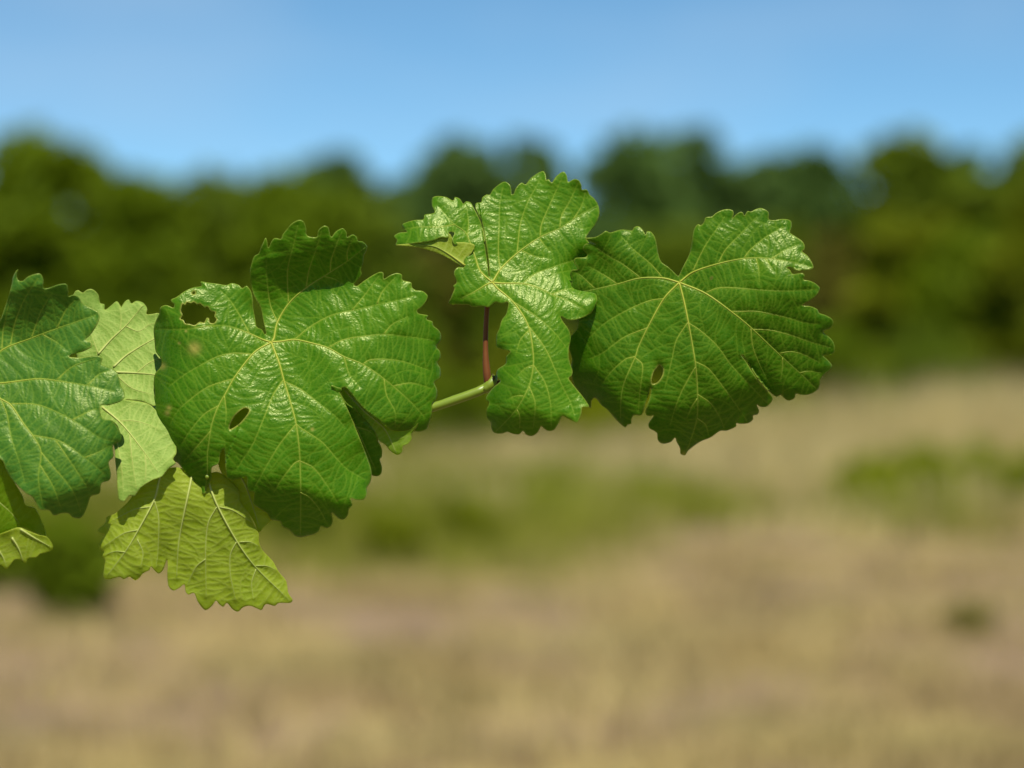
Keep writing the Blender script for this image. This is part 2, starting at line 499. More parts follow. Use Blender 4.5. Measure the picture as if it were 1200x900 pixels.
for k, a in enumerate([
    (130, 345, 41, 2.2, 'olive', 'low olive bush in front of the hedge behind the pale leaf'),
    (330, 352, 42, 2.4, 'mid', 'low green bush in front of the hedge behind the largest leaf'),
    (480, 365, 40, 2.0, 'olive', 'low olive bush behind the gap left of the red stalk'),
    (625, 372, 41, 2.2, 'yellow', 'low yellowish bush behind the lower lobe of the centre leaf'),
    (860, 385, 40, 2.0, 'mid', 'low green bush behind the lower edge of the rightmost leaf'),
    (985, 368, 41, 1.8, 'olive', 'low olive bush just right of the rightmost leaf'),
    (1090, 375, 42, 2.2, 'mid', 'low green bush under the yellowish hedge shrub'),
    (270, 440, 31, 1.5, 'lime', 'yellow-green bush low behind the bottom of the largest leaf'),
    (420, 446, 33, 1.5, 'lime', 'yellow-green bush low behind the small peeping leaf'),
    (535, 436, 34, 1.6, 'olive', 'olive bush under the green cane'),
    (735, 440, 34, 1.7, 'lime', 'yellow-green bush below the gap between the centre and rightmost leaves'),
    (905, 438, 35, 1.5, 'yellow', 'yellowish bush below the right edge of the rightmost leaf'),
]):
    tree(*a, seed=200 + k, group='low bushes at the foot of the hedge', base_frac=0.0, n=60, per=100, name='low_bush', cat='bush', dens=1.25)

# the hedge and the far wood carry on to both sides of the view
def wood_mass(seed):
    r = np.random.default_rng(seed)
    c, rad = [], []
    for sgn in (-1, 1):
        for k in range(330):
            y = r.uniform(44, 52) if k % 2 else r.uniform(82, 96)
            hmax = r.uniform(3.0, 5.0) if k % 2 else r.uniform(6.5, 10.0)
            x = sgn * (0.250 * y + 1.0 + r.uniform(0, 30))
            hloc = hmax * (0.75 + 0.25 * math.sin(x * 0.9 + y))
            c.append((x, y, r.uniform(0.1, 0.93) * hloc)); rad.append(hmax * r.uniform(0.15, 0.24))
    q, f = leaf_cloud(r, np.array(c), np.array(rad), 90, 0.42)
    q[:, 2] = np.clip(q[:, 2], 0.05, None)
    o = mesh_obj('far_wood', q, f, FOL['mid'], (0, 60, 0), smooth=False)
    tag(o, 'far mass of hedge and wood continuing beyond both sides', 'wood', kind='stuff')
wood_mass(77)

# ------------------------------------------------------------------ weed clumps
def weed(u, base_v, h_px, w_px, kind, label, seed, n=26):
    r = np.random.default_rng(seed)
    y = CAM_H * FPX / (base_v - 450.0)
    x = (u - 600.0) / FPX * y
    h, w = h_px / FPX * y, w_px / FPX * y
    root = empty('weed_clump', (x, y, 0))
    tag(root, label, 'weed', 'green weed clumps in the dry field')
    parts = []; tips = []
    for k in range(n):
        a = r.uniform(0, 2*np.pi); q = r.uniform(0, 1) ** 0.7
        tip = np.array([x + math.cos(a)*w*0.5*q, y + math.sin(a)*w*0.5*q, h * (1 - 0.45*q*q) * r.uniform(0.75, 1.0)])
        b0 = np.array([x + math.cos(a)*w*0.18*q, y + math.sin(a)*w*0.18*q, -0.04])
        mid = b0 * 0.45 + tip * 0.55 + np.array([0, 0, h*0.08])
        p = spline([b0, mid, tip], h / 5)
        parts.append(tube(p, np.linspace(0.006, 0.002, len(p)), 4, caps=False))
        for t in np.linspace(0.25, 1, 6): tips.append(p[int(t * (len(p) - 1))])
    v, f = join(parts)
    mesh_obj('stem', v, f, stem_mat, (x, y, 0), root)
    tips = np.array(tips)
    q, fq = leaf_cloud(r, tips, np.full(len(tips), 0.13 * min(h, w) + 0.02), 9, 0.14 * min(h, w) + 0.02)
    q[:, 2] = np.clip(q[:, 2], 0.01, None)
    mesh_obj('foliage', q, fq, FOL[kind], (x, y, 0), root, smooth=False)

for k, a in enumerate([
    (1020, 608, 80, 95, 'lime', 'bright weed clump under the rightmost leaf, left end of the green row'),
    (1085, 604, 84, 90, 'lime', 'bright weed clump in the middle of the right green row'),
    (1145, 600, 76, 90, 'lime', 'bright weed clump near the right end of the green row'),
    (1212, 604, 80, 90, 'lime', 'bright weed clump cut by the right edge'),
    (925, 580, 46, 80, 'lime', 'low thin weed clump below the tip of the rightmost leaf'),
    (455, 662, 70, 120, 'yellow', 'yellowish-olive weed clump low right of the big leaf'),
    (545, 640, 60, 90, 'yellow', 'yellowish weed clump below the green cane'),
    (640, 612, 50, 80, 'lime', 'small weed clump below the centre leaf'),
    (760, 600, 44, 80, 'lime', 'small weed clump below the pointed leaf tip'),
    (85, 722, 120, 130, 'olive', 'dark olive weed clump between the leftmost and yellow hanging leaves'),
    (15, 690, 110, 110, 'olive', 'olive weed clump at the left edge under the leaves'),
    (1135, 742, 34, 70, 'brown', 'small lone brownish-olive weed tuft in the bare soil at right'),
    (225, 640, 70, 120, 'olive', 'olive weed clump behind the yellow hanging leaf'),
    (350, 640, 70, 100, 'olive', 'olive weed clump under the tip of the big leaf'),
]):
    weed(*a, seed=300 + k)

# ================================================================== the vine shoot
def inside(poly, u, v):
    res = np.zeros(len(u), bool)
    x1, y1 = poly[:, 0], poly[:, 1]
    x2, y2 = np.roll(x1, -1), np.roll(y1, -1)
    for a, b, c, d in zip(x1, y1, x2, y2):
        if b == d: continue
        m = ((b > v) != (d > v))
        m &= u < (c - a) * (v - b) / (d - b) + a
        res ^= m
    return res

def seg_dist(u, v, segs):
    """nearest distance from points to segments (k, 4) and the index of the nearest one"""
    a = segs[:, :2]; ab = segs[:, 2:] - a; L = np.hypot(ab[:, 0], ab[:, 1])
    m = np.maximum(1, np.ceil(L / 0.5)).astype(int)
    idx = np.repeat(np.arange(len(segs)), m)
    off = np.arange(len(idx)) - np.repeat(np.cumsum(m) - m, m)
    t = (off + 0.5) / m[idx]
    pts = a[idx] + ab[idx] * t[:, None]
    kd = KDTree(len(pts))
    for k, (x, y) in enumerate(pts.tolist()): kd.insert((x, y, 0.0), k)
    kd.balance()
    fd = kd.find
    I = idx[np.fromiter((fd((x, y, 0.0))[1] for x, y in zip(u.tolist(), v.tolist())), int, len(u))]
    p = np.stack([u, v], 1)
    tt = np.clip(((p - a[I]) * ab[I]).sum(1) / (L[I] ** 2 + 1e-9), 0, 1)
    q = a[I] + ab[I] * tt[:, None] - p
    return np.hypot(q[:, 0], q[:, 1]), I

def field_from_slopes(ctrl, box, step=4.0, sig=20.0):
    """depth whose slopes follow the given (u, v, slope to the right, slope upwards) samples"""
    u0, v0, u1, v1 = box
    us = np.arange(u0, u1 + step, step); vv = np.arange(v0, v1 + step, step)
    U, V = np.meshgrid(us, vv)
    c = np.array(ctrl, float)
    w = 1.0 / ((U[..., None] - c[:, 0]) ** 2 + (V[..., None] - c[:, 1]) ** 2 + sig ** 2) ** 2
    w /= w.sum(2, keepdims=True)
    gx = (w * c[:, 2]).sum(2); gy = -(w * c[:, 3]).sum(2)
    H, W = U.shape
    ex = np.block([[gx, -gx[:, ::-1]], [gx[::-1], -gx[::-1, ::-1]]])
    ey = np.block([[gy, gy[:, ::-1]], [-gy[::-1], -gy[::-1, ::-1]]])
    wx = np.fft.fftfreq(2*W, step)[None] * 2*np.pi; wy = np.fft.fftfreq(2*H, step)[:, None] * 2*np.pi
    den = wx**2 + wy**2; den[0, 0] = 1
    D = (-1j * (wx * np.fft.fft2(ex) + wy * np.fft.fft2(ey))) / den
    D[0, 0] = 0
    d = np.real(np.fft.ifft2(D))[:H, :W]
    def f(u, v):
        x = np.clip((u - u0) / step, 0, W - 1.001); y = np.clip((v - v0) / step, 0, H - 1.001)
        i = x.astype(int); j = y.astype(int); a = x - i; b = y - j
        return (d[j, i]*(1-a)*(1-b) + d[j, i+1]*a*(1-b) + d[j+1, i]*(1-a)*b + d[j+1, i+1]*a*b)
    return f

class Patch:
    """one blade surface traced in leaf-plane units, with its own depth, relief and thickness"""
    def __init__(self, outline, ctrl, anchor, d0, veins=(), holes=(), slits=(), bumps=(), folds=(), scars=(), under=False,
                 step=1.3, relief=1.0, ladder=7.0, cell=6.0, seed=1, curl=1.6, facing=0, aniso=2.0, sig=12.0):
        r = np.random.default_rng(seed)
        self.under, self.facing, self.seed = under, facing, seed
        ol = spline(outline, 1.5, True)
        hl = [spline(h, 1.5, True) for h in holes]
        box = (ol[:, 0].min() - 40, ol[:, 1].min() - 40, ol[:, 0].max() + 40, ol[:, 1].max() + 40)
        base = field_from_slopes(ctrl, box, sig=sig)
        off = d0 - base(np.array([anchor[0]], float), np.array([anchor[1]], float))[0]
        # veins
        self.veins = []
        segs, wid = [], []
        for lv, pts in veins:
            q = spline(pts, 3.0)
            self.veins.append((lv, q))
            n = len(q) - 1
            for k in range(n):
                segs.append((*q[k], *q[k+1]))
                t = k / max(1, n)
                wid.append((2.1 * (1 - 0.76*t)) if lv == 1 else (1.2 * (1 - 0.75*t)))
        # ladder of fine cross veins between the larger ones
        lad = []; occ = {}
        if self.veins:
            vp, vo = [], []
            for k, (lv, q) in enumerate(self.veins):
                qq = spline(q, 1.0); vp += qq.tolist(); vo += [k] * len(qq)
            kd = KDTree(len(vp))
            for k, (x, y) in enumerate(vp): kd.insert((x, y, 0), k)
            kd.balance()
            op = KDTree(len(ol))
            for k, (x, y) in enumerate(ol.tolist()): op.insert((x, y, 0), k)
            op.balance()
            for vk, (lv, q) in enumerate(self.veins):
                qq = spline(q, 1.0)
                for sd in (-1, 1):
                    pos = r.uniform(2, 7)
                    while pos < len(qq) - 2:
                        i = int(pos); pos += ladder * r.uniform(0.75, 1.3)
                        t = qq[min(i+2, len(qq)-1)] - qq[max(i-2, 0)]; t = t / (np.linalg.norm(t) + 1e-9)
                        a = math.atan2(t[1], t[0]) + sd * (math.pi/2 - r.uniform(0.0, 0.4))
                        p = qq[i].copy(); path = [p.copy()]; bend = sd * r.normal(0.02, 0.03)
                        for st in range(24):
                            a += bend + r.normal(0, 0.055)
                            p = p + 2.0 * np.array([math.cos(a), math.sin(a)]); path.append(p.copy())
                            if op.find((p[0], p[1], 0))[2] < 2.5: break
                            ck = (int(p[0] // 3), int(p[1] // 3))
                            if st > 1 and ck in occ and occ[ck] != (vk, sd, i): break
                            if st > 1:
                                co, ix, dd = kd.find((p[0], p[1], 0))
                                if dd < 1.8 and (vo[ix] != vk or st > 4): path.append(np.array(co[:2])); break
                        path = np.array(path)
                        for pp in path: occ[(int(pp[0] // 3), int(pp[1] // 3))] = (vk, sd, i)
                        if len(path) > 3:
                            w0 = np.linspace(1, .55 if st == 23 else .9, len(path) - 1)
                            lad += [(*path[k], *path[k+1]) for k in range(len(path) - 1)]
        lad = np.array(lad) if lad else np.array([[-9999., -9999, -9998, -9998]])
        segs = np.array(segs) if segs else np.array([[-9999., -9999, -9998, -9998]])
        wid = np.array(wid) if wid else np.array([1.0])
        self.sgn = 1.0 if under else -1.0
        tips = np.array(bumps, float).reshape(-1, 4)

        def smooth_depth(u, v):
            d = base(u, v) + off
            for bu, bv, br, ba in tips:
                d = d + ba * np.exp(-((u - bu)**2 + (v - bv)**2) / (2 * br * br))
            for (p0, p1, k, side, *mask) in folds:
                # the blade bends along the line p0-p1; the part on the side of `side` leans by slope k
                dx, dy = p1[0]-p0[0], p1[1]-p0[1]; ln = math.hypot(dx, dy); dx /= ln; dy /= ln
                sg = 1.0 if (side[0]-p0[0]) * (-dy) + (side[1]-p0[1]) * dx > 0 else -1.0
                al = (u - p0[0]) * dx + (v - p0[1]) * dy
                pe = sg * ((u - p0[0]) * (-dy) + (v - p0[1]) * dx)
                fw = 2.5 if mask else 7.0
                ramp = fw * np.logaddexp(0, np.clip(pe / fw, -40, 60)); ramp = np.minimum(ramp, 10.0 if mask else 45.0)
                win = np.exp(-(np.maximum(0, -al) / 14) ** 2) * np.exp(-(np.maximum(0, al - ln) / 14) ** 2)
                if mask: win = win * inside(np.array(mask[0], float), u, v)
                d = d + k * ramp * win
            for (p0, p1, amp, L) in slits:
                # the two sides of a narrow sinus lie at different depth: p0 is its inner end
                dx, dy = p1[0]-p0[0], p1[1]-p0[1]; ln = math.hypot(dx, dy); dx /= ln; dy /= ln
                al = (u - p0[0]) * dx + (v - p0[1]) * dy
                pe = (u - p0[0]) * (-dy) + (v - p0[1]) * dx
                k = np.clip(al / (0.6 * ln), 0, 1); k = k*k*(3-2*k)
                k = k * np.exp(-np.maximum(0, al - ln) / 25)
                d = d + amp * k * np.sign(pe) * np.exp(-np.abs(pe) / L)
            return d
        self.smooth_depth = smooth_depth

        # points
        gu = np.arange(box[0], box[2], step); gv = np.arange(box[1], box[3], step * 0.866)
        U, V = np.meshgrid(gu, gv); U = U + (np.arange(len(gv)) % 2)[:, None] * step * 0.5
        U = U.ravel() + r.uniform(-.15, .15, U.size) * step; V = V.ravel() + r.uniform(-.15, .15, V.size) * step
        loops = [ol] + hl
        ins = inside(ol, U, V)
        for h in hl: ins &= ~inside(h, U, V)
        U, V = U[ins], V[ins]
        osegs = np.concatenate([np.concatenate([l, np.roll(l, -1, 0)], 1) for l in loops], 0)
        de, _ = seg_dist(U, V, osegs)
        k = de > step * 0.55
        U, V = U[k], V[k]
        allp = [Vector(p) for l in loops for p in l]
        edges = []; o = 0
        for l in loops:
            m = len(l); edges += [(o + i, o + (i+1) % m) for i in range(m)]; o += m
        allp += [Vector((a, b)) for a, b in zip(U, V)]
        res = delaunay_2d_cdt(allp, edges, [], 1, 1e-5)
        pu = np.array([p[0] for p in res[0]]); pv = np.array([p[1] for p in res[0]])
        tri = np.array([t for t in res[2] if len(t) == 3])
        cu, cv = pu[tri].mean(1), pv[tri].mean(1)
        ok = inside(ol, cu, cv)
        for h in hl: ok &= ~inside(h, cu, cv)
        tri = tri[ok]
        used = np.unique(tri); remap = -np.ones(len(pu), int); remap[used] = np.arange(len(used))
        pu, pv, tri = pu[used], pv[used], remap[tri]
        # orientation: wound so that the front faces the camera
        ar = (pu[tri[:, 1]]-pu[tri[:, 0]])*(pv[tri[:, 2]]-pv[tri[:, 0]]) - (pv[tri[:, 1]]-pv[tri[:, 0]])*(pu[tri[:, 2]]-pu[tri[:, 0]])
        tri[ar > 0] = tri[ar > 0][:, ::-1]
        de, ei = seg_dist(pu, pv, osegs)
        dv, vi = seg_dist(pu, pv, segs)
        # tertiary network: cells stretched across the nearest vein
        cs = cell
        gx_, gy_ = np.arange(box[0] - 4*cs, box[2] + 4*cs, cs), np.arange(box[1] - 4*cs, box[3] + 4*cs, cs)
        SU, SV = np.meshgrid(gx_, gy_); shp = SU.shape
        su = SU.ravel() + r.uniform(-.48, .48, SU.size) * cs; sv = SV.ravel() + r.uniform(-.48, .48, SV.size) * cs
        _, svi = seg_dist(su, sv, segs)
        tang = segs[svi, 2:] - segs[svi, :2]; tang /= np.linalg.norm(tang, axis=1)[:, None] + 1e-9
        ci = np.round((pu - gx_[0]) / cs).astype(int); cj = np.round((pv - gy_[0]) / cs).astype(int)
        F1 = np.full(len(pu), 1e9); F2 = np.full(len(pu), 1e9)
        for oi in range(-3, 4):
            for oj in range(-3, 4):
                k = np.clip(cj + oj, 0, shp[0]-1) * shp[1] + np.clip(ci + oi, 0, shp[1]-1)
                du, dw = pu - su[k], pv - sv[k]
                al = du * tang[k, 0] + dw * tang[k, 1]; pe = -du * tang[k, 1] + dw * tang[k, 0]
                dd = np.sqrt(al * al * aniso + pe * pe / aniso)
                F2 = np.minimum(F2, np.maximum(F1, dd)); F1 = np.minimum(F1, dd)
        ed = F2 - F1
        d3, _ = seg_dist(pu, pv, lad)
        tert = np.maximum(np.exp(-(d3 / 0.85) ** 2), 0.32 * np.exp(-(ed / 1.5) ** 2))
        w = wid[vi]
        vein = np.exp(-(dv / (0.62 * w + 0.25)) ** 2) * np.clip(0.35 + 0.33 * w, 0, 1)
        # relief: blade swells between veins (towards the upper side)
        groove = 1.0 - np.exp(-(dv / 4.5) ** 1.3)
        dome = 0.78 * (1.0 - np.exp(-(d3 / 2.0) ** 1.5)) + 0.22 * (1.0 - np.exp(-(ed / 2.5) ** 1.5))
        h = relief * (0.85 * groove + 0.54 * dome * np.clip(dv / 3.0, 0.3, 1) * np.clip(de / 6, .3, 1))
        self.groove0 = 0.0
        n3 = np.sin(pu * .09 + seed) * np.sin(pv * .11 - seed * 1.7) + 0.6 * np.sin(pu * .21 - pv * .17 + seed * 2.3)
        d = smooth_depth(pu, pv) + self.sgn * h + 0.45 * n3
        # margin: toothed edge turns up and down
        cm = np.exp(-de / 4.5)
        ang = np.sin(pu * .16 + 1.3 * seed) + np.sin(pv * .19 + .7 * seed)
        d = d + curl * cm * (ang * 0.9 + 0.5)
        self.pu, self.pv, self.d, self.tri = pu, pv, d, tri
        self.attrs = {'vein': vein, 'tert': tert, 'edge': np.exp(-(de / 0.9) ** 2)}
        sc = np.zeros(len(pu))
        for a, b, rr in scars:
            sc = np.maximum(sc, np.exp(-((pu-a)**2 + (pv-b)**2) / (rr*rr)))
        for h_ in hl:
            dh, _ = seg_dist(pu, pv, np.concatenate([h_, np.roll(h_, -1, 0)], 1))
            sc = np.maximum(sc, 0.75 * np.exp(-(dh / 1.3) ** 2))
        self.attrs['scar'] = sc

    def arrays(self, thick=0.00028):
        p = P_arr(self.pu, self.pv, self.d)
        t = self.tri
        fn = np.cross(p[t[:, 1]] - p[t[:, 0]], p[t[:, 2]] - p[t[:, 0]])
        vn = np.zeros_like(p)
        for k in range(3): np.add.at(vn, t[:, k], fn)
        vn /= np.linalg.norm(vn, axis=1)[:, None] + 1e-15
        n = len(p)
        back = p - vn * thick
        V = np.concatenate([p, back])
        e = np.concatenate([t[:, [0, 1]], t[:, [1, 2]], t[:, [2, 0]]])
        key = {}
        for a, b in e.tolist(): key[(a, b)] = 1
        bd = np.array([(a, b) for a, b in key if (b, a) not in key])
        rim = np.concatenate([np.stack([bd[:, 1], bd[:, 0], bd[:, 0] + n], 1), np.stack([bd[:, 1], bd[:, 0] + n, bd[:, 1] + n], 1)])
        F = np.concatenate([t, t[:, ::-1] + n, rim])
        f, b = (1, 0) if self.under else (0, 1)
        M = np.concatenate([np.full(len(t), f), np.full(len(t), b), np.full(len(rim), f)])
        A = {k: np.concatenate([v, v]) for k, v in self.attrs.items()}
        return V, F, M, A

PXM = DIST / FPX      # metres per photo pixel at the focus distance

def build_leaf(shoot, patches, mats, vmat, label, origin, petiole=None, pet_mat=None, vein_r=1.0, gap=True):
    Vs, Fs, Ms, As = [], [], [], {}
    o = 0
    for p in patches:
        V, F, M, A = p.arrays()
        Vs.append(V); Fs.append(F + o); Ms.append(M); o += len(V)
        for k, a in A.items(): As.setdefault(k, []).append(a)
    loc = P(*origin)
    ob = mesh_obj('leaf', np.concatenate(Vs), np.concatenate(Fs), mats, loc, shoot, np.concatenate(Ms), True, {k: np.concatenate(a) for k, a in As.items()})
    ob['label'] = label
    for p in patches:
        cur = None; groups = []
        for lv, q in p.veins:
            if lv == 1: cur = []; groups.append(cur)
            if cur is None: cur = []; groups.append(cur)
            cur.append((lv, q))
        for g in groups:
            parts = []; along = []
            for lv, q in g:
                if len(q) < 3: continue
                ins_d = p.smooth_depth(q[:, 0], q[:, 1])
                n3 = np.sin(q[:, 0] * .09 + p.seed) * np.sin(q[:, 1] * .11 - p.seed * 1.7) + 0.6 * np.sin(q[:, 0] * .21 - q[:, 1] * .17 + p.seed * 2.3)
                t = np.linspace(0, 1, len(q))
                r_ = ((1.12 - 0.92 * t) if lv == 1 else (0.52 - 0.42 * t)) * vein_r * (1.2 if p.under else 1.0)
                d = ins_d + 0.45 * n3 + (0.1 - 0.1 * r_ if not p.under else 0.2 - 0.45 * r_)
                parts.append(tube(P_arr(q[:, 0], q[:, 1], d), r_ * PXM, 6))
                along.append(np.repeat(t if lv == 1 else 0.45 + 0.55 * t, 6))
            if parts:
                v, f = join(parts)
                mesh_obj('vein', v, f, vmat, loc, ob, attrs={'along': np.concatenate(along)})
    if petiole is not None:
        q = spline([P(*a[:3]) for a in petiole], 0.004)
        rr = np.interp(np.linspace(0, 1, len(q)), np.linspace(0, 1, len(petiole)), [a[3] for a in petiole]) * PXM
        v, f = tube(q, rr, 10)
        mesh_obj('petiole', v, f, pet_mat, P(*petiole[0][:3]), ob)
    return ob

def make_patch(seed, *a, **k):
    p = Patch(*a, seed=seed, **k); p.seed = seed; return p

VEIN_UP = (0.30, 0.43, 0.035)
VEIN_UN = (0.50, 0.58, 0.14)
def leaf_pair(nm, base, dark, trans_fac=0.22, rough=0.34, ubase=(0.15, 0.22, 0.045), udark=(0.11, 0.17, 0.03), trans=(0.34, 0.82, 0.006), spec=0.27):
    up = leaf_material('leaf_top_' + nm, base, dark, VEIN_UP, trans, trans_fac, rough, spec, 0.7)
    un = leaf_material('leaf_underside_' + nm, ubase, udark, VEIN_UN, (trans[0]*1.1, trans[1], trans[2]), trans_fac, 0.55, 0.3, 0.8, under=True, mottle=0.3)
    return [up, un]

M_MAIN = leaf_pair('main', (0.054, 0.182, 0.0005), (0.029, 0.128, 0.0005))
M_MID = leaf_pair('mid', (0.058, 0.184, 0.001), (0.036, 0.138, 0.001), ubase=(0.26, 0.33, 0.012), udark=(0.20, 0.28, 0.01))  # yellow-green underside paints in sunlight glowing through the folded flap
M_RIGHT = leaf_pair('right', (0.044, 0.150, 0.0005), (0.022, 0.100, 0.0005), spec=0.24)
M_LEFT = leaf_pair('left', (0.046, 0.165, 0.014), (0.028, 0.120, 0.009), rough=0.42, spec=0.42)
M_PALE = leaf_pair('pale', (0.10, 0.22, 0.01), (0.08, 0.18, 0.01), ubase=(0.25, 0.39, 0.060), udark=(0.165, 0.29, 0.035))
M_YEL = leaf_pair('yellow', (0.09, 0.19, 0.004), (0.06, 0.15, 0.003), 0.42, ubase=(0.31, 0.39, 0.014), udark=(0.22, 0.31, 0.010), trans=(0.72, 0.88, 0.02))
def vein_material(name, c_base, c_tip, trans):
    c_base, c_tip = sc(c_base), sc(c_tip)
    t = NT(name)
    co = t('ShaderNodeTexCoord').outputs['Object']
    f = t.math('ADD', t.attr('along'), t.math('MULTIPLY', t.math('SUBTRACT', t.noise(120, 2, co), 0.5), 0.5), True)
    bs = t('ShaderNodeBsdfPrincipled')
    t.link(t.mix(f, c_base, c_tip), bs.inputs['Base Color'])
    bs.inputs['Roughness'].default_value = 0.5; bs.inputs['Specular IOR Level'].default_value = 0.25
    tr = t('ShaderNodeBsdfTranslucent'); tr.inputs[0].default_value = (*trans, 1)
    mx = t('ShaderNodeMixShader'); mx.inputs[0].default_value = 0.25
    t.link(bs.outputs[0], mx.inputs[1]); t.link(tr.outputs[0], mx.inputs[2])
    t.link(mx.outputs[0], t.out.inputs['Surface'])
    return t.m
m_vein = vein_material('vein_yellow_green', (0.55, 0.58, 0.07), (0.20, 0.36, 0.025), (0.4, 0.5, 0.05))
m_vein_un = vein_material('vein_pale', (0.66, 0.72, 0.20), (0.42, 0.52, 0.09), (0.55, 0.6, 0.12))
m_cane = plain_material('green_cane', (0.14, 0.22, 0.008), (0.24, 0.32, 0.020), 45, 0.42, 0.45, bump=0.25, bdist=0.0006)
m_red = plain_material('red_petiole', (0.125, 0.034, 0.008), (0.20, 0.070, 0.014), 50, 0.55, 0.2, bump=0.2, bdist=0.0005)
m_bark = plain_material('vine_bark', (0.07, 0.05, 0.035), (0.18, 0.13, 0.09), 25, 0.9, 0.2, bump=0.8, bdist=0.004)

shoot_base = (-0.62, DIST + 0.12, 0.0)
shoot = empty('grapevine_shoot', shoot_base)
tag(shoot, 'green grapevine shoot with toothed lobed leaves reaching in from the left', 'grapevine')

# ---- the cane, its node, and the old trunk just outside the picture
cane_px = [(574, 452, 14, 5.4), (560, 459, 14, 5.8), (532, 469, 15, 6.2), (505, 478, 18, 6.6), (440, 494, 26, 6.8), (330, 500, 52, 7.0), (200, 478, 80, 7.2), (60, 470, 110, 7.2), (-120, 474, 160, 8.5), (-300, 500, 200, 10)]
pts = [P(*a[:3]) for a in cane_px] + [np.array([-0.50, DIST + 0.10, 1.10]), np.array([-0.60, DIST + 0.12, 1.0])]
q = spline(pts, 0.005)
rad = np.interp(np.linspace(0, 1, len(q)), np.linspace(0, 1, len(pts)), [a[3] for a in cane_px] + [12, 16]) * PXM
rad = rad * (1 + 0.035 * np.sin(np.arange(len(q)) * 0.9) + 0.02 * np.sin(np.arange(len(q)) * 2.7))
v, f = tube(q, rad, 14)
mesh_obj('cane', v, f, m_cane, P(505, 478, 18), shoot)
nv, nf = [], []
q = spline([P(566, 457, 14), P(572, 453, 14), P(577, 447, 14), P(580, 440, 15)], 0.0012)
rr = np.interp(np.linspace(0, 1, len(q)), [0, .35, .65, 1], [5.4, 7.2, 6.0, 3.0]) * PXM
mesh_obj('node', *tube(q, rr, 14), m_cane, P(572, 453, 14), shoot)
q = spline([P(576, 449, 11), P(578.5, 443, 10), P(577, 438, 11)], 0.0008)
rr = np.interp(np.linspace(0, 1, len(q)), [0, .4, 1], [2.1, 1.8, .3]) * PXM
m_bud = plain_material('dark_bud', (0.05, 0.04, 0.015), (0.13, 0.09, 0.03), 80, 0.7, 0.3)
mesh_obj('bud', *tube(q, rr, 8), m_bud, P(576, 449, 11), shoot)
q = spline([np.array([-0.60, DIST+0.12, 1.02]), np.array([-0.63, DIST+0.13, 0.7]), np.array([-0.60, DIST+0.11, 0.35]), np.array([-0.62, DIST+0.12, -0.06])], 0.03)
rr = np.linspace(0.016, 0.032, len(q)) * (1 + 0.12 * np.sin(np.arange(len(q)) * 1.9))
mesh_obj('trunk', *tube(q, rr, 12), m_bark, (-0.62, DIST+0.12, 0), shoot)

# ---- leaf outlines, veins and slopes (photo-plane units) -------------------------------------------
# L1: the big leaf in the middle left
L1_out = [(311.7,390),(308,373),(305,360),(298.5,348),(294.5,336.7),(293,323),(293,317.5),(295,308),(298,300),(302.5,297.5),(304.7,293),(307.5,286),(311,278.7),(313,282),(314.7,290),(317.5,284),(321.7,279),(329,280),(331,275),(335,270),(341.7,262.5),(350,258),(356,260),(359,268),(360,276),(371,278),(373,270),(380,264.7),(385,266.7),(388,277.5),(393,271.7),(401,267.5),(406,271.7),(407,278),(413,275),(418,277.5),(419.7,282.5),(425,283),(430,288),(430,293),(426.7,300),(425.8,308),(423,316),(424,321.7),(421,326),(415,333.5),(418.5,335),(426.7,329),(436.7,322.5),(445,318.7),(449,320),(450,326.7),(456.7,323),(465,320),(471,322),(471.7,328),(481.7,331),(483,336.7),(487.5,340),(495,341),(501,346),(500,351.7),(495,359),(489,364),(491,367.5),(501.7,369.7),(500,374),(506.7,376.7),(508,381.7),(514,386.7),(516.7,391.7),(516.7,399),(511.7,406),(516,412.5),(516,420),(512.5,425),(516,431.7),(516,441.7),(510,446.7),(509,449),(512.5,458),(511,468),(506.7,473),(506.7,481.7),(504,493),(500,503),(495,505),(490,506),(480,504),(471.7,505),(460,504),(455,501.7),(443,491.7),(430,481.7),(420,471.7),(411.7,461),(405,454),(400.5,455),(398,459),(404,472),(412,490),(421,512),(430,535),(435.5,553),(434,565),(430,571.7),(430,578),(426.7,585),(418,586),(411,584),(413,591.7),(409,596.7),(408,603),(403,608.7),(396.7,607.5),(389,601),(390,610),(387.5,616.7),(382.5,618.7),(376,616.7),(374,621.7),(368,626),(360,628),(353,629.7),(345,627.5),(339,621),(331,616.7),(328,611),(318,609),(313,601.7),(303,595),(297,590),(298,577),(292.5,576),(289,570),(289,559),(281.7,561),(271.7,562.5),(265.5,558),(263.5,533),(262.2,526),(261,526.7),(258,533),(256,543),(248,548),(247.5,561.7),(243,570),(239,579),(231.7,573),(223,563),(216.7,553),(208,542.5),(201,540),(194,533),(197.5,528),(195,520),(194,510),(185,496.7),(177.5,483),(177.5,473),(181,463),(180,450),(181.7,438),(187,431.7),(189,427),(188,420),(182.5,411.7),(181,400),(180,386.7),(181.7,378),(186.7,366.7),(188,360),(195,357.5),(203,360.5),(204,357),(200,351.7),(206.7,348),(216.7,341),(226.7,336.7),(236,335),(235,330),(243,331),(255,332.5),(265,334),(271.7,331.7),(280,334),(284,337.5),(289,335),(294,341),(296,350),(296.7,360),(299,373),(301,383),(306.7,386),(310.5,392)]
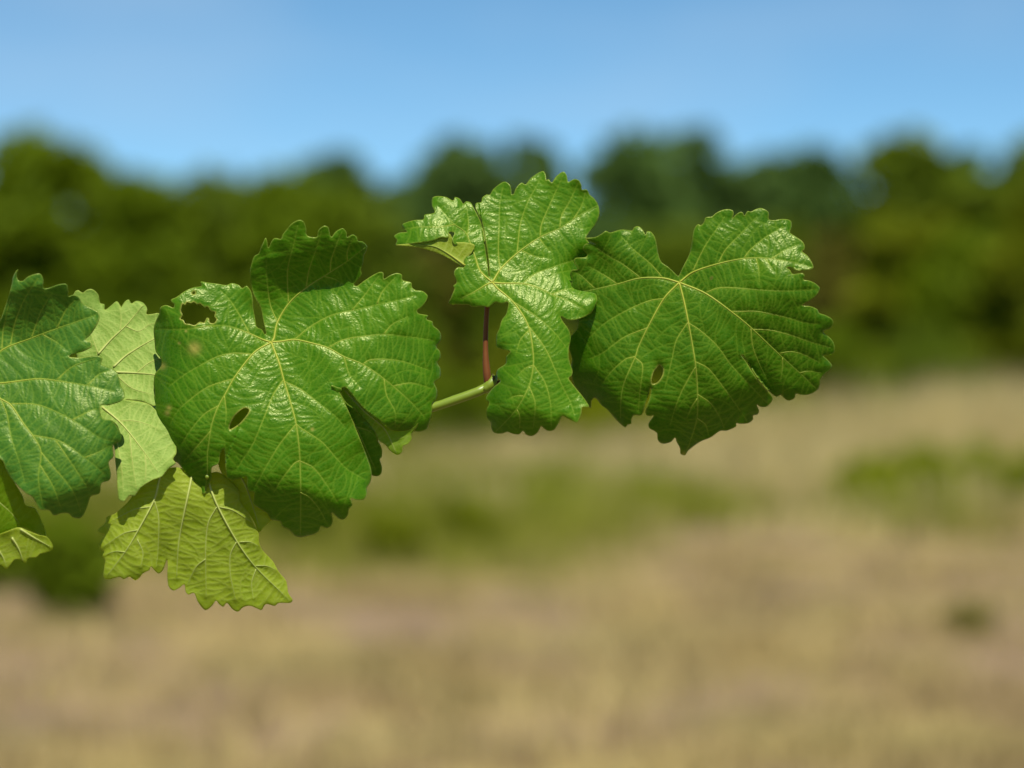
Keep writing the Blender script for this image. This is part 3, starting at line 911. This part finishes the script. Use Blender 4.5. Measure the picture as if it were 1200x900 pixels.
L1_holes = [[(214,356),(217,357.5),(219,354),(224,355.5),(227,353.8),(231.7,357.5),(234,356),(240,361),(243,359.8),(247,365),(252,366),(251,371),(253.5,374),(251,378.5),(246,378),(245,373),(242,372.5),(239,378),(234,377),(228,381),(222,379.5),(217,379),(215,375),(211.5,373.5),(214,369),(212,364)],
            [(288,478),(292,481),(288,488),(280,496.7),(269.5,503),(270.5,496.7),(275,488),(281.7,481)],
            [(225,343),(227.5,341),(229,343.5),(226.5,345)]]
L1_veins = [
 (1,[(318,401),(321,397),(325,378),(339,355),(359,337),(387,319),(407,306),(428,290)]),
 (2,[(325,377),(317,358),(313,330),(312,305)]),(2,[(338,355),(337,317),(344,287),(349,264)]),(2,[(359,336),(362,317),(370,293),(377,270)]),(2,[(387,318),(388,305),(395,285),(401,271)]),(2,[(407,305),(407,295),(413,279)]),(2,[(380,324),(392,327),(402,333)]),
 (1,[(318,401),(330,400),(345,398),(365,402),(385,408),(403,418),(425,427),(450,444),(478,468),(497,488)]),
 (2,[(345,398),(365,382),(390,369),(417,363),(443,357),(473,350),(487,346)]),(2,[(442,356),(448,342),(463,325)]),(2,[(413,363),(428,345),(444,323)]),
 (2,[(385,407),(403,398),(427,394),(450,392),(488,396),(507,399)]),(2,[(450,391),(460,380),(478,371)]),(2,[(425,427),(433,422),(450,421),(473,424),(503,434)]),(2,[(462,452),(482,449),(505,455)]),(2,[(403,418),(410,440),(421,453)]),(2,[(450,444),(453,463),(463,483),(463,501)]),
 (1,[(318,401),(320,407),(327,425),(333,447),(340,470),(347,497),(351,530),(352,557),(352.5,583),(352,626)]),
 (2,[(332,445),(320,463),(312,483),(298,517),(293,526),(277,550)]),(2,[(333,447),(352,456),(368,468),(392,487),(404,500)]),(2,[(347,497),(332,515),(323,528),(310,550),(299,570)]),(2,[(347,497),(353,502),(377,518),(395,538),(407,550),(426,561)]),(2,[(351,540),(345,543),(330,562),(321,577)]),(2,[(351,540),(367,548),(382,567),(395,588)]),(2,[(352,577),(363,583),(375,598),(382,611)]),
 (1,[(318,401),(298,413),(275,442),(265,460),(255,478),(248,498),(245,517),(243,533),(243,558),(240,574)]),
 (2,[(295,415),(273,414),(255,418),(237,427),(215,440),(198,453)]),(2,[(273,444),(245,453),(223,468),(207,483),(200,496)]),(2,[(257,475),(240,485),(225,502),(213,520)]),(2,[(247,505),(232,522),(216,540)]),(2,[(263,464),(265,483),(264,500)]),
 (1,[(318,401),(308,398),(288,389),(268,382.5),(255,381)]),(2,[(292,390),(280,368),(268,350),(258,340)]),(2,[(255,381.5),(240,382.5),(212,386),(183,386)]),
]
L1_ctrl = [(318,420,0,.5),(330,470,.02,.5),(300,455,0,.5),(260,355,-.05,.55),(285,375,0,.5),(225,345,-.1,.5),(360,300,.1,-.62),(330,300,-.15,-.62),(410,290,.3,-.5),(320,340,0,-.5),(350,275,0,-.5),(375,320,0,-.3),(360,355,0,.15),(395,352,.05,.6),(430,378,0,.38),(455,345,.1,.2),(480,340,.3,.1),(380,390,0,.4),(360,430,-.25,.25),(385,440,-.3,.1),(425,445,-.1,.55),(445,480,.0,.45),(480,430,.25,.28),(490,480,.4,.15),(512,420,.8,-.2),(495,385,.6,-.2),(350,610,0,-.65),(330,590,0,-.5),(380,605,0,-.5),(300,580,0,-.4),(360,540,.05,.12),(385,560,.1,.2),(422,562,.2,.6),(375,500,.1,.42),(300,540,-.05,.12),(280,555,0,.0),(235,480,-.15,.28),(255,440,-.1,.38),(188,480,-.9,-.25),(186,390,-.6,-.2),(195,455,-.6,0),(225,550,-.15,-.3),(205,525,-.5,-.25),(430,520,.4,-.3),(440,545,.4,-.3),(412,490,.4,-.3)]
p1 = make_patch(1, L1_out, L1_ctrl, (318,401), 0, L1_veins, L1_holes, slits=[((288,478),(263,545),3.0,16)], folds=[((503,366),(511,470),.3,(516,420)),((296,352),(424,330),-.32,(360,290)),((300,575),(440,600),.6,(350,620)),((192,380),(190,490),1.3,(180,440)),((200,505),(240,560),.9,(205,540)),((452,498),(502,490),.8,(480,504))], scars=[(218,388,1.5),(210,402,1.6),(224,405,1.8),(228,408,7),(190,429,4),(198,478,3),(196,484,3),(366,503,2)])
def D1(u, v): return float(p1.smooth_depth(np.array([float(u)]), np.array([float(v)]))[0])
L1b_out = [(388,452),(396,454),(400.5,456),(400,462),(406.7,473),(418,480.5),(426.7,490),(438,503),(442.5,511.7),(443,516.7),(447.5,526),(447.5,535),(445,538.5),(447.5,548),(446.7,555),(442.5,558),(436,557),(428,548),(418,522),(404,488),(392,464)]
p1b = make_patch(21, L1b_out, [(430,520,.15,-.35),(410,480,.15,-.3)], (425,515), D1(415,510) + 24, [(1,[(396,470),(415,497),(440,550)]),(2,[(417,500),(432,505),(442,513)])])
build_leaf(shoot, [p1, p1b], M_MAIN, m_vein, 'largest leaf, sunlit, with a bitten hole in its left lobe', (318,401,0), [(318,402,3,2.2),(322,430,22,2.4),(345,470,40,2.6),(372,497,42,3.2)], m_red)

# L2: the centre leaf above the red stalk
L2_out = [(573.7,324),(573,310),(571.2,295),(568.6,278),(565.2,261.7),(560.2,250),(557,243),(558,238),(564,236.7),(565,231.7),(570,228),(574,228),(578,221.7),(586.7,214.7),(592.5,213),(598,218),(599.7,228),(601.7,227.5),(605,220),(611,214),(616,216),(621.7,209),(630,203),(636.7,200.5),(639.5,205),(640,211),(643,210),(646.7,214),(651.7,206.7),(660,201),(664,205),(666,213),(671.7,210),(677.5,211),(681,216.7),(682,222.5),(688,222.5),(691,228),(696.7,233),(701,240),(702.5,248),(701,256.7),(696.7,265),(690,273),(687,279),(692,288),(690,300),(688,312),(690,325),(693,337),(699,346),(700,352),(698,358),(693,366.7),(680,373),(666.7,375),(657.5,371),(660,377),(666.7,386.7),(669,396.7),(666.7,408),(666.7,420),(671,435),(670,440),(666.5,443.5),(675,455),(681.7,463),(688,471.7),(690,476.7),(682.5,477),(681,485),(678,493),(675,495),(666.7,491),(659,487.5),(656,493),(650,503),(643,505),(636.7,501.7),(634,499.5),(630,506.7),(623,511),(616,509),(613,505),(608,509),(600,508),(595,506),(588,508),(580,507.5),(576,503),(575,495),(571,490),(570,481),(573,472),(569,467.5),(571.7,461.7),(578,454),(586,446.7),(582,441.7),(583,433),(592.5,426),(593,418),(598,411.7),(591,410),(585,408),(581.7,406),(581.7,393),(585,385),(588,375),(593,368),(596,355),(594.5,353.5),(588,356),(580,354.5),(573,360),(566.7,359),(553,359.7),(550,357.5),(538,357),(526,356),(528,350),(532.5,338),(531,335),(535,331),(532.5,323),(532.5,318),(536.7,313),(544,312.5),(543,300),(547.5,294),(554,293.5),(554,289),(549,288),(543,287.5),(533,286.7),(530,280),(532.5,273),(526.7,271.7),(525,278),(516.7,278),(505,282.5),(485,285),(464,287.5),(465,281.7),(461.7,276.7),(468,272.5),(476.7,271.7),(473,268),(471.7,262.5),(485,258),(496,257),(497.5,251.7),(509,249),(506,240),(506.7,231.7),(513,229.7),(523,231),(531,235),(533,231),(539,233),(543,238.7),(546,236),(551.7,237.5),(556.2,245.5),(559.6,252),(564.4,263),(567.2,277),(568.6,290),(570.4,302),(571.8,313),(573,324)]
L2_veins = [
 (1,[(577,331),(587,315),(607,296),(633,278),(657,267),(678,253),(700,241)]),
 (2,[(586,316),(584,295),(585,262),(586,237),(590,216)]),(2,[(606,297),(607,285),(610,262),(618,238),(635,206)]),(2,[(633,278),(634,265),(642,245),(652,223),(660,205)]),(2,[(656,267),(658,253),(668,235),(678,213)]),(2,[(672,257),(682,240),(686,225)]),(2,[(633,281),(643,293)]),(2,[(612,294),(626,300),(640,302)]),
 (1,[(577,331),(588,332),(613,332.5),(630,337),(647,345),(667,353),(684,363)]),
 (2,[(613,332),(627,321),(648,313),(672,305),(684,298)]),(2,[(647,345),(660,340),(676,337)]),
 (1,[(577,331),(583,338),(600,352.5),(613,370),(620,385),(624,407),(625,428),(620,452),(605,480),(581,506)]),
 (2,[(602,354),(630,372),(650,390),(664,408)]),(2,[(620,383),(638,407),(650,432),(660,455),(668,470),(675,493)]),(2,[(619,388),(610,398),(605,413)]),(2,[(625,428),(615,432),(606,441)]),(2,[(625,428),(638,447),(645,472),(646,501)]),(2,[(620,453),(627,472),(625,501)]),(2,[(613,464),(605,464),(595,468)]),(2,[(606,480),(609,488),(609,502)]),
 (1,[(577,331),(571,333),(556,342),(540,350)]),
 (1,[(577,331),(563,318),(557,302),(551,285),(545,272),(530,261),(515,243)]),(2,[(548,278),(549,262),(547,243)]),(2,[(533,263),(515,266),(490,266),(470,270)]),
]
L2_ctrl = [(577,331,0,0.15),(590,270,-.15,0.50),(575,250,-.2,0.50),(620,290,-.05,0.20),(640,250,0,0.04),(660,225,0,0.12),(675,240,.1,0.05),(695,262,.25,0.55),(640,336,.02,0.62),(615,330,0,0.55),(660,345,0,0.60),(680,362,.2,0.50),(650,310,0,0.18),(610,365,-.1,0.12),(630,400,.1,0.10),(655,400,.5,0.50),(630,440,.05,0.18),(595,455,-.35,0.00),(590,490,-.3,-0.35),(625,490,0,-0.30),(645,470,.05,0.15),(673,478,.2,0.62),(620,508,0,-0.40),(555,340,-.15,0.15),(535,345,-.3,0.05),(590,400,-.25,0.05),(545,255,.1,0.10),(520,240,-.1,0.00),(505,264,-.05,0.60),(480,272,-.2,0.50),(530,275,.2,0.15),(555,300,.4,0.10)]
p2 = make_patch(2, L2_out, L2_ctrl, (577,331), 2, L2_veins, slits=[((574,325),(563,250),-1.6,14)], bumps=[(688,315,14,22),(694,358,12,-7),(500,265,30,-10)], folds=[((598,425),(585,500),.8,(575,470)),((578,492),(652,496),1.0,(620,508)),((655,216),(695,235),-.5,(690,215)),((560,352),(530,340),.6,(540,358))])
L2b_out = [(464,287),(480,285.5),(505,283),(520,276),(527,274),(533,283),(545,284),(556,287),(553,296),(546,304),(544,313),(536,309),(518,299),(500,293),(488,290),(473,288.5)]
p2b = make_patch(12, L2b_out, [(500,288,0,.1),(540,300,0,.1)], (530,290), float(p2.smooth_depth(np.array([530.]), np.array([284.]))[0]) - 1.5, [(1,[(545,311),(525,297),(510,289),(490,286)])], under=True, relief=.6, curl=.5)
build_leaf(shoot, [p2, p2b], M_MID, m_vein, 'centre leaf above the red stalk, with glossy folded left lobe', (577,331,2), [(577,332,5,2.4),(572,350,18,2.9),(570,372,20,2.9),(569,400,18,3.0),(569.5,425,16,3.3),(571.5,446,14,4.6),(573,453,14,4.8)], m_red)

# L3: the rightmost leaf
L3_out = [(796.5,321),(801.7,310),(807.5,298),(810.8,283),(811.7,275),(814,266.7),(818.3,262.5),(821.3,264),(825,260),(826.7,255),(831.7,254),(834,254),(840,249),(846.7,246),(853,245),(858.7,246.7),(859.7,251),(858.5,255.5),(861,252.5),(866,249),(870,248.7),(872.5,252.5),(876,247.5),(880,248),(885,245.3),(891.7,243.7),(898,246.3),(901,250),(901,256.7),(906.7,258),(915,256.7),(923,257),(927.5,260),(927.5,266.7),(926,272.5),(933,277.5),(940,282.5),(943,287.5),(942.5,292.5),(940,294.5),(946.7,300),(951.7,308),(953,314),(948,316),(938,316.7),(930,315),(925,313),(922,314),(926,316.5),(929,321),(940,320),(943,323),(941.7,327.5),(948,328.7),(955,331.7),(960,336),(960.8,339),(956.7,346),(950,351.7),(940,357.5),(950,359),(958,362.5),(960,366.7),(966.7,369),(974,373),(976.7,378),(974,384),(965,389),(973,396),(977.5,403),(978,411.7),(973,416),(964.5,416.5),(970,421.7),(975,428),(973,433),(966.7,438),(961.7,444),(961,450),(958,456.7),(950,461.7),(941.7,463),(933,461.7),(931,466.7),(924,469.5),(919,466.7),(915,463),(910,465),(903,460),(891.7,448),(883,435),(875,422.5),(869.5,415.5),(868.6,416.5),(874,423.5),(882,436),(890.5,449),(902,461.5),(905.5,467),(904,471),(898,476.7),(891,476.7),(887,474.5),(889.7,481.7),(887.5,486),(882.8,487),(882.5,491.7),(876.7,496),(866.7,496.7),(863,496),(862.5,500),(851.7,504.7),(844,505),(833,512.5),(820,518),(806.7,528),(803,533.5),(799.5,533),(797.5,531.7),(796.7,525),(793,518),(791,513),(786,518),(776.7,520),(771,516),(770,508),(766.7,505),(761,501.7),(760,496.7),(766,487),(761.7,487.5),(757,486),(757,480),(761,468),(763,455),(762,455),(760,463),(756.2,473),(754,481.7),(751,486.7),(743,486.7),(740,491.7),(739.7,496.7),(735,498),(733,501),(726.7,496.7),(718,487.5),(711.7,480),(705,475),(698,466.7),(693,470),(692,478),(686,472),(679,462),(672,450),(669,436),(670,421),(667,408),(668,396),(676,386),(678,377.5),(675,361),(668,353),(666,345),(667.5,336.7),(670,330),(668,321.7),(670,316.7),(677,315.5),(673,308),(674,302.5),(685,301.5),(688,299),(683,292),(685,286.7),(690,285),(698,286),(688,281),(685,279),(696.7,278),(705,274),(710,270.5),(715,272.5),(728,269),(741,270),(742.5,266.7),(748,265),(753,269),(756.7,275),(758,271),(763,271.7),(767.5,278),(770,288),(771.7,298),(775,306.7),(783,313),(791.7,321),(795,323.5)]
L3_holes = [[(773,428),(776.7,432.5),(776,440),(771,447.5),(765,450),(763.7,446),(766,436.7),(770,431)]]
L3_veins = [
 (1,[(796,331),(812,319),(842,309),(872,303),(897,302.5),(927,307),(951,313)]),
 (2,[(812,318),(817,307),(827,287),(840,268),(849,254)]),(2,[(842,308),(850,293),(867,275),(887,254)]),(2,[(872,302),(880,292),(897,278),(917,266)]),(2,[(897,303),(907,318)]),(2,[(886,303),(889,315),(890,335)]),(2,[(905,303),(920,293),(935,287)]),
 (1,[(796,331),(827,344),(860,367.5),(880,384),(915,417),(937,437),(957,456)]),
 (2,[(827,343),(842,337.5),(863,337.5),(893,340),(923,341),(958,339)]),(2,[(857,365),(867,365),(887,365),(917,371),(942,378),(960,380)]),(2,[(881,386),(903,387),(927,393),(950,401),(974,408)]),(2,[(914,414),(927,412),(943,416),(960,425)]),(2,[(937,437),(947,435),(962,437)]),(2,[(880,385),(882,405),(890,427),(905,456)]),(2,[(917,419),(917,430),(915,445)]),
 (1,[(796,331),(802,355),(807,380),(815,427),(817.5,462),(817,488),(813,505),(804,530)]),
 (2,[(806,378),(793,398),(788,418),(783,440),(779,455)]),(2,[(806,378),(820,387),(840,405),(857,428),(887,460),(900,473)]),(2,[(815,424),(830,432),(850,457),(863,475),(875,493)]),(2,[(815,430),(805,447),(797,463),(790,482),(785,500)]),(2,[(817,462),(833,473),(845,492),(848,501)]),(2,[(817,467),(810,478),(805,490)]),(2,[(817,490),(827,498),(830,510)]),
 (1,[(796,331),(778,350),(760,382),(748,407),(745,417),(732,447),(728,465),(727,490)]),
 (2,[(778,350),(763,352),(740,361),(710,378),(690,396)]),(2,[(759,384),(732,395),(707,413),(692,420)]),(2,[(744,418),(733,421),(717,435),(705,450)]),(2,[(744,419),(753,428),(750,458),(748,481)]),
 (1,[(796,331),(777,326),(750,326),(723,333),(697,339),(670,344)]),
 (2,[(776,325),(763,310),(742,292),(728,277)]),(2,[(750,325),(730,310),(713,300),(700,291)]),(2,[(722,332),(712,325),(690,312)]),(2,[(697,338),(683,325),(674,318)]),
]
L3_ctrl = [(796,345,0,.22),(796,300,0,.15),(740,400,0,.28),(760,430,.0,.45),(715,400,-.1,.2),(740,280,-.05,.62),(720,278,-.05,.6),(765,300,.1,.1),(700,300,-.15,-.4),(685,310,-.25,-.15),(700,330,-.1,.05),(690,350,-.1,.1),(755,340,0,.12),(745,365,0,.3),(845,265,0,.1),(860,290,0,.0),(835,300,-.1,-.1),(815,300,-.3,-.1),(915,303,.1,.62),(895,312,0,.45),(940,310,.1,.55),(935,335,.2,-.3),(880,335,.05,.08),(930,365,.15,-.5),(880,370,.1,-.15),(955,400,.2,-.65),(930,400,.1,-.55),(945,445,.1,-.55),(898,420,-.35,.12),(905,445,-.3,.1),(880,400,-.1,-.05),(840,430,.1,-.45),(860,465,.1,-.7),(890,468,.2,-.75),(830,490,.15,-.7),(850,445,.1,-.6),(805,515,-.1,-.5),(780,490,-.2,-.25),(790,455,-.1,.05),(815,400,.05,.05),(730,465,-.1,-.1),(715,468,-.4,-.6),(695,450,-.5,-.6),(678,425,-.1,.6),(745,475,0,.0),(690,400,-.2,.1)]
p3 = make_patch(3, L3_out, L3_ctrl, (796,331), 0, L3_veins, L3_holes, folds=[((672,405),(732,492),1.1,(690,470)),((768,500),(905,458),.6,(850,505)),((958,362),(962,440),.4,(975,400)),((672,300),(712,292),-.6,(700,284))], slits=[((869,416),(903,461),-8.0,16),((765,448),(755,486),3.0,14),((920,313),(945,318),-3.0,10)], bumps=[(680,330,18,-8),(690,440,26,12),(682,300,12,-6)], scars=[(801,532,3)])
build_leaf(shoot, [p3], M_RIGHT, m_vein, 'rightmost leaf, dark green, with a small oval hole and pointed tip', (796,331,0), [(796,332,4,2.2),(775,365,24,2.4),(720,410,40,2.6),(640,440,34,3.0),(578,450,16,3.6)], m_red)

# L4: the leftmost leaf, nearest the camera
L4_out = [(0,376),(5,361.7),(10,346.7),(14,331.7),(15,325),(19,317),(21,316),(20,323),(21.5,328.5),(26.7,329),(33,324),(41.7,321),(47.5,321),(51,328),(51,337.5),(57.5,337.5),(66.7,334),(77.5,333),(79.7,340),(80,347.5),(85,346),(91.7,347.5),(96.7,355),(108,361.7),(115,366),(116.7,371.7),(113,381.7),(106.7,391.7),(100.5,398),(106.7,401),(106.7,406.7),(98,411.7),(88,415),(81,418),(91.7,419),(113,416.7),(120,420),(119,426.7),(131.7,431.7),(138,438),(141.7,451.7),(145,456.7),(146,465),(140,471),(126.7,475),(117.5,475.5),(120,490),(131.7,493),(141.7,508),(141.7,516.7),(132.5,521.7),(133,535),(127.5,541.7),(130,555),(128,563),(119,566.7),(116.7,578),(106.7,581.7),(103,591.7),(98,603),(93,607.5),(85,606),(80,601.7),(71.7,601.7),(63,604),(57.5,598),(46.7,596.7),(38,583),(30,578),(16.7,565),(10,556),(6,548),(3,540),(-8,534),(-16,545),(-30,550),(-44,540),(-52,545),(-66,530),(-76,510),(-90,505),(-96,485),(-112,478),(-118,455),(-110,440),(-118,425),(-104,408),(-84,398),(-80,385),(-62,392),(-48,410),(-34,438),(-28,440),(-20,424),(-10,398)]
L4_veins = [
 (1,[(-30,447),(0,412),(35,397),(67,385),(90,377),(112,369)]),(2,[(12,406),(18,377),(30,348),(45,326)]),(2,[(37,396),(48,365),(62,342)]),(2,[(67,384),(78,362),(88,352)]),(2,[(2,410),(4,385),(12,350)]),(2,[(50,392),(66,401),(78,410)]),
 (1,[(-30,447),(0,449),(45,444),(75,447.5),(103,452),(134,459)]),(2,[(67,445),(80,433),(93,426),(112,420)]),(2,[(103,451),(117,438),(130,434)]),
 (1,[(-30,447),(0,467),(13,475),(28,497),(38,510),(48,529),(45,560),(50,594)]),(2,[(38,510),(70,517),(100,537),(123,556)]),(2,[(13,473),(42,474),(67,483),(93,497),(117,513),(136,518)]),(2,[(0,466),(8,485),(13,512),(22,540),(29,566)]),(2,[(100,536),(115,530),(128,523)]),(2,[(85,492),(107,481),(124,478)]),(2,[(48,530),(65,550),(85,575),(95,600)]),(2,[(47,545),(62,570),(72,597)]),(2,[(66,517),(85,545),(105,575)]),
 (1,[(-30,447),(-60,470),(-90,490)]),(1,[(-30,447),(-70,430),(-104,425)]),
]
L4_ctrl = [(-30,447,0,.35),(60,470,0,.42),(30,430,0,.35),(40,370,-.1,-.25),(55,345,0,-.4),(20,340,-.5,-.3),(95,380,.15,.3),(110,400,.2,.2),(100,430,.1,.15),(115,455,.15,.4),(60,530,0,.35),(30,500,-.05,.5),(80,560,0,.2),(100,590,.1,-.3),(70,595,0,-.2),(20,555,-.2,.2),(130,500,.4,.05),(125,550,.4,-.05),(-80,440,-.2,.3),(-40,520,0,.2)]
p4 = make_patch(4, L4_out, L4_ctrl, (60,470), -50, L4_veins, folds=[((4,392),(112,362),-.35,(50,330)),((60,590),(118,560),.8,(95,600)),((128,500),(128,560),.8,(140,520))], slits=[((70,418),(112,417),-3,14),((112,476),(140,482),-3,12)])
build_leaf(shoot, [p4], M_LEFT, m_vein, 'leftmost leaf, bluish green, cut by the left edge', (-30,447,-45), [(-30,448,-45,2.6),(-40,470,10,2.8),(-60,474,130,3.2)], m_red)

# L5: pale underside between the leftmost and the largest leaf
L5_out = [(88,341.7),(91.7,340),(96.7,343),(101.7,339.7),(108,339),(115,345),(117.5,355),(122.5,356.7),(123,363),(130,358),(136.7,353),(141,358),(141.7,360),(146.7,353),(151,351),(154,355.5),(160,352.5),(168,355),(172.5,361.7),(171.7,368),(178,368),(186.7,367.5),(195,381),(205,388),(226,394),(234,404),(232,420),(218,440),(205,458),(192,470),(180,476),(176.7,474.6),(165,470),(147,467.8),(146.9,468.3),(165,470.6),(176.9,475.2),(190,490),(204,512),(207,530),(203,538),(206,543),(197,550),(190,558),(177.5,563),(165,571.7),(158,581.7),(151.7,581),(145,587.5),(139,585),(137.5,573),(136.7,556.7),(135,540),(133,521.7),(120,505),(108,480),(102,450),(92,425),(84,395),(80,360)]
L5_veins = [
 (1,[(120,477),(143,497),(167,527),(185,553),(196,548)][:4]),(2,[(140,493),(157,493),(172,497),(190,504)]),(2,[(152,510),(155,540),(160,572)]),(2,[(136,510),(142,545),(145,577)]),(2,[(170,533),(171,548),(170,562)]),
 (1,[(115,415),(130,398),(147,382),(160,367),(168,357)]),(2,[(147,382),(162,388),(174,381),(186,377)]),(2,[(141,387),(142,372),(140,360)]),(2,[(115,414),(110,400),(104,385)]),
 (1,[(133,430),(150,415),(183,396),(205,390)]),(1,[(135,436),(158,437),(180,439),(205,445)]),(2,[(160,437),(175,425),(205,413),(228,410)]),(2,[(137,440),(155,455),(178,462)]),
]
L5_ctrl = [(150,400,0,.45),(110,350,.1,.1),(160,365,.1,.15),(130,370,-.05,.5),(165,430,0,.45),(200,420,.1,.5),(165,500,.1,.62),(180,540,.1,.5),(145,560,-.1,.2),(150,470,0,.45)]
p5 = make_patch(5, L5_out, L5_ctrl, (150,430), 28, L5_veins, slits=[((178,475),(147,468),.6,20)], under=True, relief=.75, aniso=1.4)
build_leaf(shoot, [p5], M_PALE, m_vein_un, 'pale leaf showing its underside between the leftmost and largest leaves', (150,440,28), [(128,440,32,2.2),(115,455,60,2.4),(100,470,100,2.8)], m_cane)

# L6: the yellow-green hanging leaf showing its underside
L6_out = [(145,593),(135,601.7),(125,606),(124,611.7),(115,621),(116.7,625),(122.5,627.5),(116,638),(116.7,643),(121.7,646.7),(120,651.7),(123,656.7),(121,673),(122.5,678),(128,679),(140,676),(145,678.7),(151.7,676),(158,680),(163,677.5),(168,671.7),(175,668),(177,663.5),(181,668),(186,672),(191,668),(195.5,656),(196.7,663),(196,673),(197.5,686.7),(203,692),(210,689),(216,685),(217.5,693),(221,696.7),(227.5,695),(231.7,705),(240,714.7),(247.5,711),(253,704),(256.7,708),(261.7,711),(266,706.7),(272.5,714),(279,716.7),(285,711.7),(293,710),(301,713),(306.7,714.7),(311.7,708),(321.7,710),(326.7,706.7),(340,706.5),(343,703),(338,695),(336.7,686.7),(335,680),(326.7,670),(320,658),(308,645),(304,636.7),(303,625),(298,615),(292,603),(285,593),(281,585),(280,574),(268,561.7),(255,553),(240,556),(225,552),(210,548),(200,548),(188,551),(175,560),(160,575),(150,588)]
L6_veins = [
 (1,[(189,554),(186.7,561.7),(181,585),(161.7,621.7),(146.7,646.7),(126.7,673)]),(2,[(176,594),(157,597),(130,611)]),(2,[(162,621),(145,625),(122,640)]),(2,[(147,647),(135,646),(123,650)]),(2,[(181,587),(186,607),(185,648),(183,664)]),(2,[(161,632),(167.5,648),(165,664)]),
 (1,[(225,556),(223,567),(213,615),(209,640),(207,675)]),
 (1,[(243,560),(246,570),(255,593),(278,635),(300,665),(339,703)]),(2,[(254,594),(244,613),(241,643),(241.7,699)]),(2,[(277,635),(270,650),(270,673),(276,703)]),(2,[(300,667),(295,683),(297,701)]),(2,[(257,594),(273,598),(295,612)]),(2,[(281,635),(293,635),(303,640)]),(2,[(241,655),(230,664),(220,684)]),(2,[(300,663),(312,663),(323,668)]),
]
L6_ctrl = [(160,600,-.25,0.06),(140,650,-.25,0.13),(130,640,-.3,0.18),(175,640,.55,-0.12),(190,620,1.0,-0.17),(187,660,1.1,-0.17),(205,600,-.2,-0.04),(207,650,-.3,-0.07),(240,640,0,-0.02),(270,660,.05,0.03),(310,690,.1,0.18),(300,640,.4,-0.02),(250,580,0,-0.07),(250,705,0,-0.07)]
p6 = make_patch(6, L6_out, L6_ctrl, (250,572), D1(243,572) + 2, L6_veins, under=True, relief=1.8, ladder=6.0, curl=1.2, bumps=[(225,535,22,18),(265,545,18,10)])
build_leaf(shoot, [p6], M_YEL, m_vein_un, 'yellow-green hanging leaf with raised veins below the largest leaf', (245,560,26), [(243,560,-20,2.4),(240,535,20,2.6),(230,500,66,3.0),(215,482,76,3.4)], m_cane)

# L7: dark folded leaf at the lower left corner of the cluster
L7_out = [(-30,520),(-5,532),(4,541),(12,557),(20,570),(27,582),(30,592),(41,596),(50,613),(53,622),(54,630),(47,628),(38,623),(28,618),(21,621),(16.7,627),(15,633),(10,640),(0,645),(-15,652),(-35,640),(-60,620),(-70,580),(-55,545)]
p7 = make_patch(7, L7_out, [(10,590,.3,-.3),(40,610,.4,-.1),(-20,600,0,0),(0,635,0,-.4)], (10,590), -48, [(1,[(-30,560),(-5,585),(12,600),(22,612)]),(1,[(-30,560),(-20,600),(-10,640)])])
L7b_out = [(10,622),(22,618),(33,622),(45,627),(56,630),(62.5,641.7),(56.7,646.7),(46.7,649),(42,653),(33,654.5),(30,660),(24,656),(16.7,656),(8,666.7),(0,662),(-15,668),(-30,655),(-20,635)]
p7b = make_patch(17, L7b_out, [(20,640,0,-.1)], (20,640), -58, [(1,[(24,620),(40,630),(60,641)]),(1,[(14,630),(22,643),(27,658)]),(1,[(-5,640),(3,652),(8,664)])], under=True, relief=.9)
build_leaf(shoot, [p7, p7b], M_YEL, m_vein_un, 'small dark folded leaf at the left edge with a yellow-green underside tip', (-30,560,-46), [(-30,560,-46,2.2),(-40,520,20,2.5),(-50,480,130,3)], m_cane)

# L8: small leaf peeping out behind the right lobe of the largest leaf
L8_out = [(384,448),(398,441),(425,447),(465,462),(492,482),(489,500),(482,509),(482.5,514),(478,520),(472,523),(471,530),(465,533),(457,528),(452,521.7),(443,515),(439,507),(428,502),(412,488),(396,472)]
p8 = make_patch(8, L8_out, [(430,480,0,.05),(465,520,.1,-.1)], (470,505), D1(470,500) + 6, [(1,[(398,450),(425,480),(450,502),(464,530)]),(2,[(412,466),(430,466),(455,480)])], under=True, relief=.9)
M_PEEP = leaf_pair('peeping', (0.06, 0.18, 0.002), (0.04, 0.14, 0.001), 0.4, ubase=(0.18, 0.30, 0.008), udark=(0.12, 0.22, 0.005), trans=(0.60, 0.9, 0.02))
build_leaf(shoot, [p8], M_PEEP, m_vein_un, 'small yellow-green leaf peeping out behind the right lobe of the largest leaf', (398,450,26), [(398,450,27,1.8),(395,470,40,2),(390,495,42,2.4)], m_cane)

# L9: small shaded leaf between the largest leaf and the hanging one
L9_out = [(256,545),(250,500),(258,470),(285,462),(305,478),(306,520),(312,548),(328,580),(323,600),(318,610),(310,617),(303,624),(299,614),(290,600),(278,590),(268,570)]
p9 = make_patch(9, L9_out, [(280,480,0,-.05),(300,590,.1,-.05)], (300,590), D1(300,590) + 18, [(1,[(270,540),(288,570),(304,618)])], under=True, relief=.9)
build_leaf(shoot, [p9], M_YEL, m_vein_un, 'small shaded brownish leaf between the largest and the hanging leaf', (270,540,22), [(270,540,23,1.6),(268,520,40,1.8),(265,498,60,2.2)], m_cane)
